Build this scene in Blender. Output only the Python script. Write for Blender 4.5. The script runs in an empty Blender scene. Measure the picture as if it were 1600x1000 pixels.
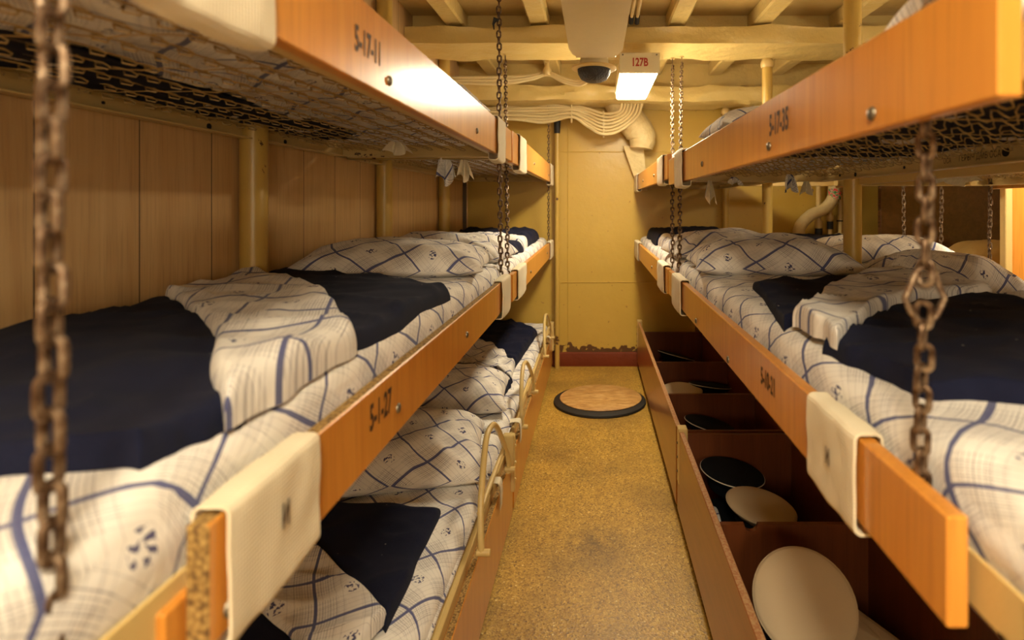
import bpy, math, random
from mathutils import Vector, Matrix, noise
random.seed(7)
PI = math.pi
H = 1.145                      # eye height above the deck
F = 880.0                      # focal length in pixels of the 1600 wide frame
C = bpy.context.scene.collection
S = bpy.context.scene

def at(px, py, dz):
    """plan position of a point seen at (px,py) that lies dz above eye height"""
    y = -dz * F / (py - 320.0)
    return ((px - 929.0) * y / F, y)

# ------------------------------------------------------------------ materials
class E:
    """tiny wrapper for math nodes"""
    def __init__(s, nt, sock): s.nt, s.s = nt, sock
    def _m(s, op, b=None, c=None):
        n = s.nt.nodes.new('ShaderNodeMath'); n.operation = op
        for i, v in enumerate((s, b, c)):
            if v is None: continue
            if isinstance(v, E): s.nt.links.new(v.s, n.inputs[i])
            else: n.inputs[i].default_value = v
        return E(s.nt, n.outputs[0])
    def __add__(s, b): return s._m('ADD', b)
    def __sub__(s, b): return s._m('SUBTRACT', b)
    def __mul__(s, b): return s._m('MULTIPLY', b)
    def __truediv__(s, b): return s._m('DIVIDE', b)
    def sin(s): return s._m('SINE')
    def abs(s): return s._m('ABSOLUTE')
    def frac(s): return s._m('FRACT')
    def lt(s, b): return s._m('LESS_THAN', b)
    def gt(s, b): return s._m('GREATER_THAN', b)
    def mn(s, b): return s._m('MINIMUM', b)
    def mx(s, b): return s._m('MAXIMUM', b)
    def clamp(s):
        r = s._m('ADD', 0.0); r.s.node.use_clamp = True; return r

class Mat:
    def __init__(s, name, col=(.5, .5, .5), rough=.6, metal=0.0, **kw):
        s.m = bpy.data.materials.new(name); s.m.use_nodes = True
        s.nt = s.m.node_tree; s.b = s.nt.nodes['Principled BSDF']
        s.b.inputs['Base Color'].default_value = (*col, 1)
        s.b.inputs['Roughness'].default_value = rough
        s.b.inputs['Metallic'].default_value = metal
        for k, v in kw.items(): s.b.inputs[k.replace('_', ' ')].default_value = v
        s.m.diffuse_color = (*col, 1)
    def coord(s, kind='Object', scale=(1, 1, 1), rot=(0, 0, 0)):
        t = s.nt.nodes.new('ShaderNodeTexCoord'); mp = s.nt.nodes.new('ShaderNodeMapping')
        mp.inputs['Scale'].default_value = scale; mp.inputs['Rotation'].default_value = rot
        s.nt.links.new(t.outputs[kind], mp.inputs['Vector']); return mp.outputs[0]
    def noise(s, vec, scale=5, detail=4, rough=.55, dist=0):
        n = s.nt.nodes.new('ShaderNodeTexNoise'); n.inputs['Scale'].default_value = scale
        n.inputs['Detail'].default_value = detail; n.inputs['Roughness'].default_value = rough
        n.inputs['Distortion'].default_value = dist
        s.nt.links.new(vec, n.inputs['Vector']); return n.outputs['Fac']
    def vor(s, vec, scale=5, out='Distance', feature='F1'):
        n = s.nt.nodes.new('ShaderNodeTexVoronoi'); n.feature = feature
        n.inputs['Scale'].default_value = scale
        s.nt.links.new(vec, n.inputs['Vector']); return n.outputs[out]
    def ramp(s, fac, stops):
        n = s.nt.nodes.new('ShaderNodeValToRGB'); r = n.color_ramp
        while len(r.elements) < len(stops): r.elements.new(.5)
        for e, (p, c) in zip(r.elements, stops):
            e.position = p; e.color = (*c, 1) if len(c) == 3 else c
        s.nt.links.new(fac, n.inputs[0]); return n.outputs[0]
    def mix(s, fac, a, b):
        n = s.nt.nodes.new('ShaderNodeMix'); n.data_type = 'RGBA'
        for sock, v in ((n.inputs[0], fac), (n.inputs[6], a), (n.inputs[7], b)):
            if isinstance(v, (tuple, list)): sock.default_value = (*v, 1)
            elif isinstance(v, (int, float)): sock.default_value = v
            else: s.nt.links.new(v.s if isinstance(v, E) else v, sock)
        return n.outputs[2]
    def color(s, sock): s.nt.links.new(sock, s.b.inputs['Base Color']); return s
    def bump(s, h, strength=.3, dist=.01):
        n = s.nt.nodes.new('ShaderNodeBump'); n.inputs['Strength'].default_value = strength
        n.inputs['Distance'].default_value = dist
        s.nt.links.new(h.s if isinstance(h, E) else h, n.inputs['Height'])
        s.nt.links.new(n.outputs[0], s.b.inputs['Normal']); return s
    def xyz(s, vec):
        n = s.nt.nodes.new('ShaderNodeSeparateXYZ'); s.nt.links.new(vec, n.inputs[0])
        return [E(s.nt, o) for o in n.outputs]

def paint(name, c1, c2, rough=.45, chips=0.0, scale=3, bump=.25, bscale=14):
    m = Mat(name, c1, rough)
    v = m.coord('Object')
    col = m.mix(m.noise(v, scale, 6, .6), c1, c2)
    col = m.mix(E(m.nt, m.noise(v, scale * 9, 5, .7)) * .35, col, tuple(a * .72 for a in c1))
    if chips > 0:
        n = E(m.nt, m.noise(v, 22, 6, .65)) * E(m.nt, m.noise(v, 3.3, 2)) 
        col = m.mix(n.gt(chips), col, (.09, .035, .012))
    m.color(col); m.bump(m.noise(v, bscale, 5, .6), bump, .012)
    return m

M = {}
def wall_paint():
    m = Mat('yellow wall paint', (.62, .40, .09), .36); v = m.coord('Object')
    col = m.mix(m.noise(v, 2.2, 6, .6), (.62, .41, .075), (.48, .30, .042))
    col = m.mix(E(m.nt, m.noise(v, 20, 5, .7)) * .3, col, (.46, .29, .07))
    z = m.xyz(v)[2]; n = E(m.nt, m.noise(v, 16, 6, .62))
    low = ((z * -1.0) + .225).mx(0.0) * 3.6            # flaking just above the skirting
    col = m.mix((n + low).gt(.83), col, (.10, .04, .012))
    n2 = E(m.nt, m.noise(v, 34, 3, .6)); col = m.mix(n2.gt(.695), col, (.30, .16, .04))
    m.color(col); m.bump(m.noise(v, 9, 5, .6), .25, .012); return m
M['end_wall'] = wall_paint()
M['ceiling'] = paint('cream ceiling paint', (.64, .46, .17), (.50, .34, .11), .4, 0, 2.5, .6, 8)
M['beam'] = paint('cream beam paint', (.74, .57, .23), (.60, .43, .13), .28, 0, 4, .9, 11)
M['metal_cream'] = paint('cream enamel on metal', (.70, .52, .22), (.62, .43, .15), .35, .43, 5, .15, 20)
M['post'] = paint('yellow post paint', (.60, .40, .095), (.5, .31, .06), .35, .375, 4, .15, 18)
M['lamp_body'] = paint('cream lamp housing', (.78, .68, .44), (.72, .6, .36), .4, 0, 4, .05, 20)
M['insul'] = paint('painted pipe lagging', (.74, .6, .32), (.6, .45, .2), .55, 0, 9, .8, 26)
M['cable'] = paint('cream painted cable', (.80, .66, .36), (.64, .5, .25), .45, 0, 12, .2, 40)
M['red_base'] = paint('dark red deck paint', (.19, .034, .006), (.12, .02, .004), .6, 0, 8, .5, 14); M['red_base'].b.inputs['Specular IOR Level'].default_value = .2

def wood(name, c1, c2, rough=.3, along='y', scale=1.0, coat=.0, seams=None):
    m = Mat(name, c1, rough, Coat_Weight=coat, Coat_Roughness=.12)
    sc = {'y': (1, 1, 1), 'z': (6, 6, .35), 'l': (6, .5, 6)}[along]
    v = m.coord('Object', tuple(a * scale for a in sc))
    n = m.noise(v, 4, 5, .6, .8)
    col = m.ramp(n, [(.3, c1), (.5, tuple((a + b) / 2 for a, b in zip(c1, c2))), (.7, c2)])
    v2 = m.coord('Object', tuple(a * scale for a in ((30, 30, 1.2) if along != 'l' else (30, 1.2, 30))))
    f = E(m.nt, m.noise(v2, 6, 3, .5))
    col = m.mix((f - .5).mx(0.0) * 1.6, col, tuple(a * .55 for a in c1))
    if seams:
        px, off = seams
        y = m.xyz(m.coord('Object'))[1]
        d = ((y - off) / px).frac()
        col = m.mix(d.lt(.014), col, tuple(a * .12 for a in c1))
    m.color(col); return m
M['board'] = wood('cherry laminate', (.60, .225, .032), (.70, .30, .05), .28, 'z', 1, .25)
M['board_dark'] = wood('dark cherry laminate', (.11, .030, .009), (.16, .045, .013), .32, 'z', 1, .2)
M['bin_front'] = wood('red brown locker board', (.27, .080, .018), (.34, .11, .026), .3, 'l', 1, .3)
M['panel'] = wood('beech wall laminate', (.54, .325, .135), (.64, .42, .19), .42, 'z', 1.2, 0, (.213, .0646))
M['partition'] = wood('dark brown laminate', (.09, .035, .01), (.13, .052, .016), .25, 'l', 1, .3)

m = Mat('chipboard edge', (.4, .25, .07), .85); v = m.coord('Object')
m.color(m.ramp(m.vor(v, 220, 'Distance'), [(0, (.5, .33, .1)), (.45, (.33, .19, .05)), (.8, (.12, .06, .015))]))
m.bump(m.noise(v, 180, 3), .8, .003); M['chip'] = m
m = Mat('frayed laminate edge', (.5, .25, .08), .7); v = m.coord('Object')
m.color(m.ramp(m.noise(v, 160, 4), [(.42, (.36, .14, .045)), (.60, (.46, .27, .11))])); M['fray'] = m

m = Mat('rusty chain steel', (.3, .2, .13), .38, .85); v = m.coord('Object')
m.color(m.ramp(m.noise(v, 90, 4, .6), [(.35, (.06, .03, .015)), (.5, (.16, .10, .06)), (.68, (.36, .27, .18))]))
m.bump(m.noise(v, 300, 3), .3, .001); m.b.inputs['Roughness'].default_value = .52; M['chain'] = m
M['bolt'] = Mat('dull bolt steel', (.22, .19, .14), .4, .8)
M['black'] = Mat('black rubber', (.012, .011, .01), .6)
M['hole'] = Mat('dark hole', (.01, .008, .005), .9)
M['wire'] = paint('yellowed spring wire', (.50, .34, .12), (.30, .18, .06), .4, 0, 30, .1, 60)
M['ink'] = Mat('stencil ink', (.05, .022, .014), .6)
M['redink'] = Mat('red sign paint', (.42, .035, .02), .5)

# woven wool
m = Mat('navy wool', (.012, .014, .035), .95, Sheen_Weight=.02, Sheen_Roughness=.5); v = m.coord('Object')
n = m.noise(v, 30, 6, .7)
col = m.mix(n, (.005, .006, .018), (.012, .014, .036))
col = m.mix(E(m.nt, m.vor(v, 26)).lt(.045), col, (.22, .2, .18))
m.color(col); m.bump(m.noise(v, 500, 3), .5, .002); m.b.inputs['Specular IOR Level'].default_value = .12; M['navy'] = m
M['black_cloth'] = Mat('black uniform cloth', (.004, .005, .007), .9, Specular_IOR_Level=.15)
M['patent'] = Mat('black patent peak', (.008, .008, .008), .15)
M['piping'] = Mat('white piping', (.6, .55, .45), .6)
m = Mat('cream cap cloth', (.50, .39, .25), .8); v = m.coord('Object')
m.bump(m.noise(v, 400, 2), .2, .001); M['cap_white'] = m
m = Mat('cream towelling', (.80, .70, .50), .9); v = m.coord('Object')
x, y, z = m.xyz(v)
col = m.mix(m.noise(v, 12, 5), (.84, .75, .56), (.70, .60, .41))
m.color(col)
rib = ((y * 1600.0).sin() * .5 + (z * 1600.0).sin() * .5 + E(m.nt, m.noise(v, 60, 4)))
m.bump(rib, .45, .0012); M['towel'] = m
M['camel'] = paint('camel cloth', (.58, .38, .12), (.45, .28, .08), .9, 0, 6, .3, 30)

# patterned bed linen : wavy blue lattice, hair line plaid, little motif in each cell
def linen(name, base=(.80, .76, .70), rot=PI / 4, P=.132):
    m = Mat(name, base, .85, Sheen_Weight=.1); nt = m.nt
    uv = m.coord('UV', rot=(0, 0, rot))
    u, w, _ = m.xyz(uv)
    nz = E(nt, m.noise(uv, 3.5, 1)) - .5
    u2 = u + (w * (2 * PI / .26)).sin() * .008 + nz * .012
    w2 = w + (u * (2 * PI / .30)).sin() * .007 + nz * .012
    a = (u2 / P).frac(); b = (w2 / P).frac()
    da = a.mn(a * -1.0 + 1.0); db = b.mn(b * -1.0 + 1.0)
    blue = da.lt(.030).mx(db.lt(.022))
    # fine plaid lines
    fa = (u2 / .0047).frac().lt(.30) * da.lt(.30) * db.lt(.40)
    fb = (w2 / .0047).frac().lt(.30) * db.lt(.30) * da.lt(.40)
    fa2 = (u2 / .012).frac().lt(.10) * da.lt(.40); fb2 = (w2 / .012).frac().lt(.10) * db.lt(.40)
    fine = (fa * .34 + fb * .34 + fa2 * .25 + fb2 * .25).clamp()
    ca = (a - .5).abs(); cb = (b - .5).abs()
    d = (ca * ca + cb * cb)
    mot = d.lt(.0125) * E(nt, m.noise(uv, 130, 2)).gt(.53)
    col = m.mix(m.noise(uv, 3, 3), base, tuple(q * .93 for q in base))
    col = m.mix(fine, col, (.13, .11, .14))
    col = m.mix(mot, col, (.06, .06, .15))
    col = m.mix(blue * .9, col, (.028, .040, .17))
    m.color(col)
    v = m.coord('Object')
    m.bump(m.noise(v, 16, 5, .6, .6), .35, .012)
    return m
M['linen'] = linen('blue plaid bed linen')
M['linen_b'] = linen('blue plaid pillow linen', (.78, .73, .66), PI / 4 + .12, .118)

# deck : ochre aggregate
m = Mat('ochre pebble deck', (.4, .24, .06), .42); v = m.coord('Object')
c1 = m.ramp(m.vor(v, 190, 'Color'), [(.0, (.15, .07, .012)), (.28, (.35, .19, .028)), (.6, (.48, .28, .042)), (.88, (.60, .37, .07)), (1, (.82, .66, .30))])
col = m.mix(E(m.nt, m.noise(v, 300, 2)).gt(.66), c1, (.06, .03, .01))
col = m.mix((E(m.nt, m.noise(v, 2.6, 5, .6)) - .45).mx(0.0) * 2.2, col, (.13, .07, .02))
x, y, z = m.xyz(v)                                  # an old scuff in the aisle
d_ = ((x - .005) * 9.0); e_ = ((y - 1.90) * 7.5)
sc_ = ((d_ * d_ + e_ * e_) * -1.0 + 1.0).mx(0.0) * (E(m.nt, m.noise(v, 14, 4)) - .38).mx(0.0) * 3.2
col = m.mix(sc_.clamp(), col, (.10, .055, .02))
m.color(col); m.bump(m.vor(v, 190), .35, .002); M['deck'] = m
m = Mat('scuffed tan mat', (.5, .28, .08), .5); v = m.coord('Object', (1, 3, 1))
m.color(m.ramp(m.noise(v, 12, 6, .65, .5), [(.3, (.30, .14, .035)), (.5, (.50, .27, .08)), (.72, (.66, .42, .17))]))
m.bump(m.noise(v, 20, 5), .4, .004); M['mat_top'] = m
m = Mat('rag print', (.8, .1, .08), .8); v = m.coord('Object')
m.color(m.ramp(m.noise(v, 60, 2), [(.44, (.03, .22, .05)), (.5, (.7, .6, .4)), (.58, (.65, .05, .05))])); M['rag'] = m

m = Mat('lamp diffuser', (1, .9, .7), .4)
m.b.inputs['Emission Color'].default_value = (1.0, .87, .62, 1)
m.b.inputs['Emission Strength'].default_value = 34.0
M['glow'] = m
m = Mat('fill lamp diffuser', (1, .9, .7), .4)  # emitter of the fill lamp added behind the viewer
m.b.inputs['Emission Color'].default_value = (1.0, .87, .64, 1)
m.b.inputs['Emission Strength'].default_value = 8.0
M['fill_glow'] = m
m = Mat('black speaker mesh', (.015, .015, .017), .5); v = m.coord('Object')
m.bump(m.vor(v, 140), .8, .004); M['mesh'] = m

# ------------------------------------------------------------------ mesh helpers
class G:
    """collects geometry of ONE part"""
    def __init__(s): s.v = []; s.f = []; s.uv = []; s.mi = []
    def add(s, vs, fs, uvs=None, mi=0):
        o = len(s.v); s.v += [tuple(p) for p in vs]
        s.uv += list(uvs) if uvs else [(p[0] + p[2] * .3, p[1] + p[2]) for p in vs]
        for f in fs:
            s.f.append(tuple(i + o for i in f)); s.mi.append(mi)
    def box(s, x0, x1, y0, y1, z0, z1, mi=0, r=0.0, tops=None):
        if r <= 0:
            vs = [(x, y, z) for x in (x0, x1) for y in (y0, y1) for z in (z0, z1)]
            s.add(vs, [(0, 1, 3, 2), (4, 6, 7, 5), (0, 4, 5, 1), (2, 3, 7, 6)], mi=mi)
            s.add(vs, [(0, 2, 6, 4)], mi=mi)
            s.add(vs, [(1, 5, 7, 3)], mi=mi if tops is None else tops); return
        r = min(r, (x1 - x0) / 2.01, (y1 - y0) / 2.01, (z1 - z0) / 2.01)
        # chamfered box : 24 vertices
        vs = []; idx = {}
        for sx in (0, 1):
            for sy in (0, 1):
                for sz in (0, 1):
                    X = (x0, x1)[sx]; Y = (y0, y1)[sy]; Z = (z0, z1)[sz]
                    dx = r if sx == 0 else -r; dy = r if sy == 0 else -r; dz = r if sz == 0 else -r
                    idx[sx, sy, sz, 'x'] = len(vs); vs.append((X, Y + dy, Z + dz))
                    idx[sx, sy, sz, 'y'] = len(vs); vs.append((X + dx, Y, Z + dz))
                    idx[sx, sy, sz, 'z'] = len(vs); vs.append((X + dx, Y + dy, Z))
        fs = []; tp = []
        for sx in (0, 1):
            q = [idx[sx, a, b, 'x'] for a, b in ((0, 0), (1, 0), (1, 1), (0, 1))]
            fs.append(q if sx else q[::-1])
            q = [idx[a, sx, b, 'y'] for a, b in ((0, 0), (0, 1), (1, 1), (1, 0))]
            fs.append(q if sx else q[::-1])
            q = [idx[a, b, sx, 'z'] for a, b in ((0, 0), (1, 0), (1, 1), (0, 1))]
            (tp if sx else fs).append(q if sx else q[::-1])
        for a in (0, 1):
            for b in (0, 1):
                fs.append([idx[0, a, b, 'y'], idx[1, a, b, 'y'], idx[1, a, b, 'z'], idx[0, a, b, 'z']])
                fs.append([idx[a, 0, b, 'x'], idx[a, 1, b, 'x'], idx[a, 1, b, 'z'], idx[a, 0, b, 'z']])
                fs.append([idx[a, b, 0, 'x'], idx[a, b, 1, 'x'], idx[a, b, 1, 'y'], idx[a, b, 0, 'y']])
        for k in [(a, b, c) for a in (0, 1) for b in (0, 1) for c in (0, 1)]:
            fs.append([idx[k + ('x',)], idx[k + ('y',)], idx[k + ('z',)]])
        s.add(vs, fs, mi=mi); o = len(s.v) - len(vs)
        for q in tp: s.f.append(tuple(i + o for i in q)); s.mi.append(mi if tops is None else tops)
    def tube(s, pts, r, n=8, closed=False, mi=0, cap=True):
        pts = [Vector(p) for p in pts]; N = len(pts); rs = r if isinstance(r, (list, tuple)) else [r] * N
        rings = []; ref = None
        for i, p in enumerate(pts):
            if closed: t = pts[(i + 1) % N] - pts[i - 1]
            else: t = pts[min(i + 1, N - 1)] - pts[max(i - 1, 0)]
            if t.length < 1e-9: t = Vector((0, 0, 1))
            t.normalize()
            if ref is None:
                ref = t.orthogonal().normalized()
                if closed:
                    nrm = (pts[N // 4] - pts[0]).cross(pts[N // 2] - pts[0])
                    if nrm.length > 1e-9: ref = nrm.normalized()
            ref = (ref - t * ref.dot(t))
            if ref.length < 1e-6: ref = t.orthogonal()
            ref.normalize(); b = t.cross(ref)
            rings.append([p + (ref * math.cos(2 * PI * k / n) + b * math.sin(2 * PI * k / n)) * rs[i] for k in range(n)])
        vs = [q for rg in rings for q in rg]; fs = []
        for i in range(N if closed else N - 1):
            j = (i + 1) % N
            for k in range(n):
                k2 = (k + 1) % n
                fs.append((i * n + k, i * n + k2, j * n + k2, j * n + k))
        if not closed and cap:
            fs.append(tuple(range(n))[::-1]); fs.append(tuple((N - 1) * n + k for k in range(n)))
        s.add(vs, fs, mi=mi)
    def cyl(s, p0, p1, r, n=16, mi=0): s.tube([p0, p1], r, n, mi=mi)
    def lathe(s, prof, n=32, o=(0, 0, 0), sx=1, sy=1, mi=0):
        vs = [(o[0] + r * sx * math.cos(2 * PI * k / n), o[1] + r * sy * math.sin(2 * PI * k / n), o[2] + z) for r, z in prof for k in range(n)]
        fs = [(i * n + k, i * n + (k + 1) % n, (i + 1) * n + (k + 1) % n, (i + 1) * n + k) for i in range(len(prof) - 1) for k in range(n)]
        fs.append(tuple(range(n))[::-1]); fs.append(tuple((len(prof) - 1) * n + k for k in range(n)))
        s.add(vs, fs, mi=mi)
    def prism(s, poly, ax, a0, a1, mi=0):
        """poly in the two other axes, extruded along ax"""
        n = len(poly)
        def mk(p, a): return {'x': (a, p[0], p[1]), 'y': (p[0], a, p[1]), 'z': (p[0], p[1], a)}[ax]
        vs = [mk(p, a0) for p in poly] + [mk(p, a1) for p in poly]
        fs = [(i, (i + 1) % n, n + (i + 1) % n, n + i) for i in range(n)] + [tuple(range(n))[::-1], tuple(range(n, 2 * n))]
        s.add(vs, fs, mi=mi)
    def grid(s, P, nu, nv, UV=None, mi=0, closed_u=False):
        vs = [P(i, j) for j in range(nv) for i in range(nu)]
        uvs = [UV(i, j) for j in range(nv) for i in range(nu)] if UV else None
        m = nu if closed_u else nu - 1
        s.add(vs, [(j * nu + i, j * nu + (i + 1) % nu, (j + 1) * nu + (i + 1) % nu, (j + 1) * nu + i) for j in range(nv - 1) for i in range(m)], uvs, mi)

def make(name, g, mats, parent=None, smooth=True, angle=40):
    me = bpy.data.meshes.new(name)
    me.from_pydata(g.v, [], g.f)
    for m_ in (mats if isinstance(mats, (list, tuple)) else [mats]): me.materials.append(M[m_].m)
    for p, mi in zip(me.polygons, g.mi): p.material_index = mi; p.use_smooth = smooth
    uvl = me.uv_layers.new(name='UVMap')
    uvl.data.foreach_set('uv', [c for l in me.loops for c in g.uv[l.vertex_index]])
    import bmesh
    bm = bmesh.new(); bm.from_mesh(me); bmesh.ops.recalc_face_normals(bm, faces=bm.faces)
    if smooth:
        for e in bm.edges:
            if len(e.link_faces) == 2 and e.calc_face_angle(0) > math.radians(angle): e.smooth = False
    bm.to_mesh(me); bm.free()
    o = bpy.data.objects.new(name, me); C.objects.link(o)
    if parent is not None:
        o.parent = parent
        o.matrix_parent_inverse = Matrix.Translation(-Vector(parent.location)) if not parent.get('_local') else Matrix.Identity(4)
    return o

def tag(o, label, cat, group=None):
    o['label'] = label; o['category'] = cat
    if group: o['group'] = group
    return o
def thing(name, loc, label, cat, group=None):
    o = bpy.data.objects.new(name, None); C.objects.link(o); o.location = loc; o.empty_display_size = .05
    return tag(o, label, cat, group)
def struct(name, g, mats, **k):
    o = make(name, g, mats, **k); o['kind'] = 'structure'; return o

def text(body, size, origin, right, up, mat, parent, name='number', xs=.62, ext=.0006, bold=.028, shear=0, center=True):
    cu = bpy.data.curves.new(name, 'FONT'); cu.body = body; cu.size = 1; cu.extrude = 0; cu.offset = bold
    if center: cu.align_x = 'CENTER'; cu.align_y = 'CENTER'
    cu.resolution_u = 3
    o = bpy.data.objects.new('tmp', cu); C.objects.link(o)
    dg = bpy.context.evaluated_depsgraph_get(); dg.update()
    me = bpy.data.meshes.new_from_object(o.evaluated_get(dg))
    right = Vector(right).normalized(); up = Vector(up).normalized(); nn = right.cross(up)
    vs = [Vector(origin) + right * (v.co.x * size * xs) + up * (v.co.y * size) + nn * ext for v in me.vertices]
    fs = [tuple(p.vertices) for p in me.polygons]
    bpy.data.objects.remove(o); bpy.data.curves.remove(cu)
    g = G(); g.add(vs, fs); return make(name, g, mat, parent, smooth=False)

def fbm(x, y, z, o=4): return noise.fractal(Vector((x, y, z)), 1.0, 2.0, o)
def spline(pts, n=8):
    P = [Vector(p) for p in pts]; P = [P[0] * 2 - P[1]] + P + [P[-1] * 2 - P[-2]]; out = []
    for i in range(1, len(P) - 2):
        for k in range(n):
            t = k / n; a, b, c, d = P[i - 1:i + 3]
            out.append(.5 * ((2 * b) + (c - a) * t + (2 * a - 5 * b + 4 * c - d) * t * t + (3 * b - a - 3 * c + d) * t ** 3))
    out.append(P[-2]); return out

# ------------------------------------------------------------------ the room
XL, XR, YB, YE, ZC = -.914, 3.2, -1.3, 4.0, H + .95
g = G(); g.box(XL - .1, XR + .1, YB - .1, YE + .1, -.05, 0); struct('floor', g, 'deck', smooth=False)
g = G(); g.box(XL - .1, XR + .1, YB - .1, YE + .1, ZC, ZC + .05); struct('ceiling', g, 'ceiling', smooth=False)
g = G(); g.box(XL - .1, XL, YB - .1, 3.93, 0, ZC); struct('wall_left', g, 'panel', smooth=False)
g = G(); g.box(XL - .1, XR + .1, YE, YE + .1, 0, ZC); struct('wall_far', g, 'end_wall', smooth=False)
g = G(); g.box(XR, XR + .1, YB, YE, 0, ZC); struct('wall_right', g, 'end_wall', smooth=False)
g = G(); g.box(XL, XR, YB - .1, YB, 0, ZC); struct('wall_near', g, 'end_wall', smooth=False)
g = G(); g.box(1.84, 2.98, 3.62, 3.66, 0, ZC - .15, r=.003); struct('wall_partition', g, 'partition', smooth=False)
# red skirting
g = G(); N_ = 30
g.grid(lambda i, j: (-.30 + .62 * i / N_, YE - (.012, .012, .006, 0)[j] - .002 * noise.noise(Vector((i * .7, j, 0))), (0, .088, .097, .1)[j] + .004 * (j > 0) * noise.noise(Vector((i * .5, 2, j)))), N_ + 1, 4)
struct('baseboard_far', g, 'red_base')
# weld seams of the end bulkhead
n_trim = [0]
def trim(g, mat, **k):
    n_trim[0] += 1; return struct('trim_%d' % n_trim[0], g, mat, **k)
for z in (H - .55, H + .375):
    g = G(); g.tube([(x * .05 - .24, YE - .001, z + .0015 * noise.noise(Vector((x * .7, z, 0)))) for x in range(0, 41)], .0035, 6); trim(g, 'end_wall')
g = G(); g.tube([(-.19, YE - .001, .12 + .08 * k) for k in range(22)], .003, 6); trim(g, 'end_wall')
# transverse deck beams
def beam(y0, y1, z0, z1, lump=0.0):
    g = G(); nx = 80; prof = []
    for t in range(24):
        a = t / 24 * 4; k = int(a); f = a - k
        p = [(y0, z0), (y1, z0), (y1, z1), (y0, z1)]
        q = p[(k + 1) % 4]; p = p[k]
        prof.append((p[0] + (q[0] - p[0]) * f, p[1] + (q[1] - p[1]) * f))
    cy, cz = (y0 + y1) / 2, (z0 + z1) / 2
    def P(i, j):
        x = XL + .001 + (XR - XL - .002) * j / nx; y, z = prof[i]
        l = lump * fbm(x * 5, y * 9, z * 9); 
        return (x, y + (y - cy) * l * 3, z + (z - cz) * l * 5 + lump * .12 * noise.noise(Vector((x * 3, y, 4))))
    g.grid(P, 24, nx + 1, closed_u=True)
    return trim(g, 'beam', angle=35)
beam(2.70, 3.00, H + .775, H + .855, .045)
g = G(); g.box(XL, XR, 2.83, 2.845, H + .85, ZC); trim(g, 'beam', smooth=False)
beam(1.05, 1.33, H + .775, H + .855, .045)
g = G(); g.box(XL, XR, 1.18, 1.195, H + .85, ZC); trim(g, 'beam', smooth=False)
beam(3.64, 3.95, H + .675, H + .775, .085)
g = G(); g.box(XL, XR, 3.80, 3.815, H + .77, ZC); trim(g, 'beam', smooth=False)
# longitudinal stiffeners between the beams
for x in (-.68, -.27, .40, .81, 1.22, 1.63, 2.04, 2.45):
    g = G()
    for y0, y1 in ((YB, 1.18), (1.195, 2.83), (2.845, 3.80)):
        g.box(x - .045, x + .045, y0 + .003, y1 - .003, H + .872, ZC + .002, r=.008)
    trim(g, 'beam', smooth=False)
# bottom plate channel along the left wall end
g = G(); g.box(XL, XL + .03, 3.90, 3.93, 0, ZC, r=.004); trim(g, 'panel', smooth=False)

# support posts
def post(x, y, r, ztop, label, n=24, rusty=True):
    t = thing('support_post', (x, y, 0), label, 'post', None)
    g = G(); g.cyl((x, y, 0), (x, y, ztop), r, n); make('shaft', g, 'post', t)
    g = G(); g.lathe([(r + .004, 0), (r + .007, .01), (r + .007, .03), (r + .001, .04)], 24, (x, y, ztop - .045)); make('collar', g, 'metal_cream', t)
    g = G(); g.lathe([(r + .03, 0), (r + .03, .008), (r + .002, .012)], 24, (x, y, 0)); make('base_plate', g, 'post', t)
for x, y, r, l in ((.915, .98, .032, 'cream round post between the double row of bunks, nearest to the viewer'),
                   (.925, 2.02, .031, 'thick cream round post rising between the two rows of plaid pillows'),
                   (.92, 3.00, .027, 'cream round post reaching the ceiling beam right of the hanging chains'),
                   (.915, 3.93, .022, 'slim cream post against the yellow end wall')):
    post(x, y, r, {3.00: H + .775, 3.93: H + .675, 2.02: ZC, .98: ZC}[y], l)
# left wall half round stanchions
for i, (y, l) in enumerate(((.50, 'yellow wall stanchion at the near end of the left bunks'), (1.455, 'rust-flecked yellow wall stanchion beside the folded sheet'),
            (2.36, 'yellow wall stanchion behind the left pillows'), (3.30, 'yellow wall stanchion nearest the end wall on the left'))):
    t = thing('wall_stanchion', (XL + .03, y, 0), l, 'post')
    g = G(); g.tube([(XL + .034, y, 0), (XL + .034, y, ZC)], .033, 20); make('shaft', g, 'post', t)
    g = G(); g.lathe([(.05, 0), (.05, .008), (.034, .012)], 20, (XL + .052, y, 0)); make('base_plate', g, 'post', t)

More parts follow.
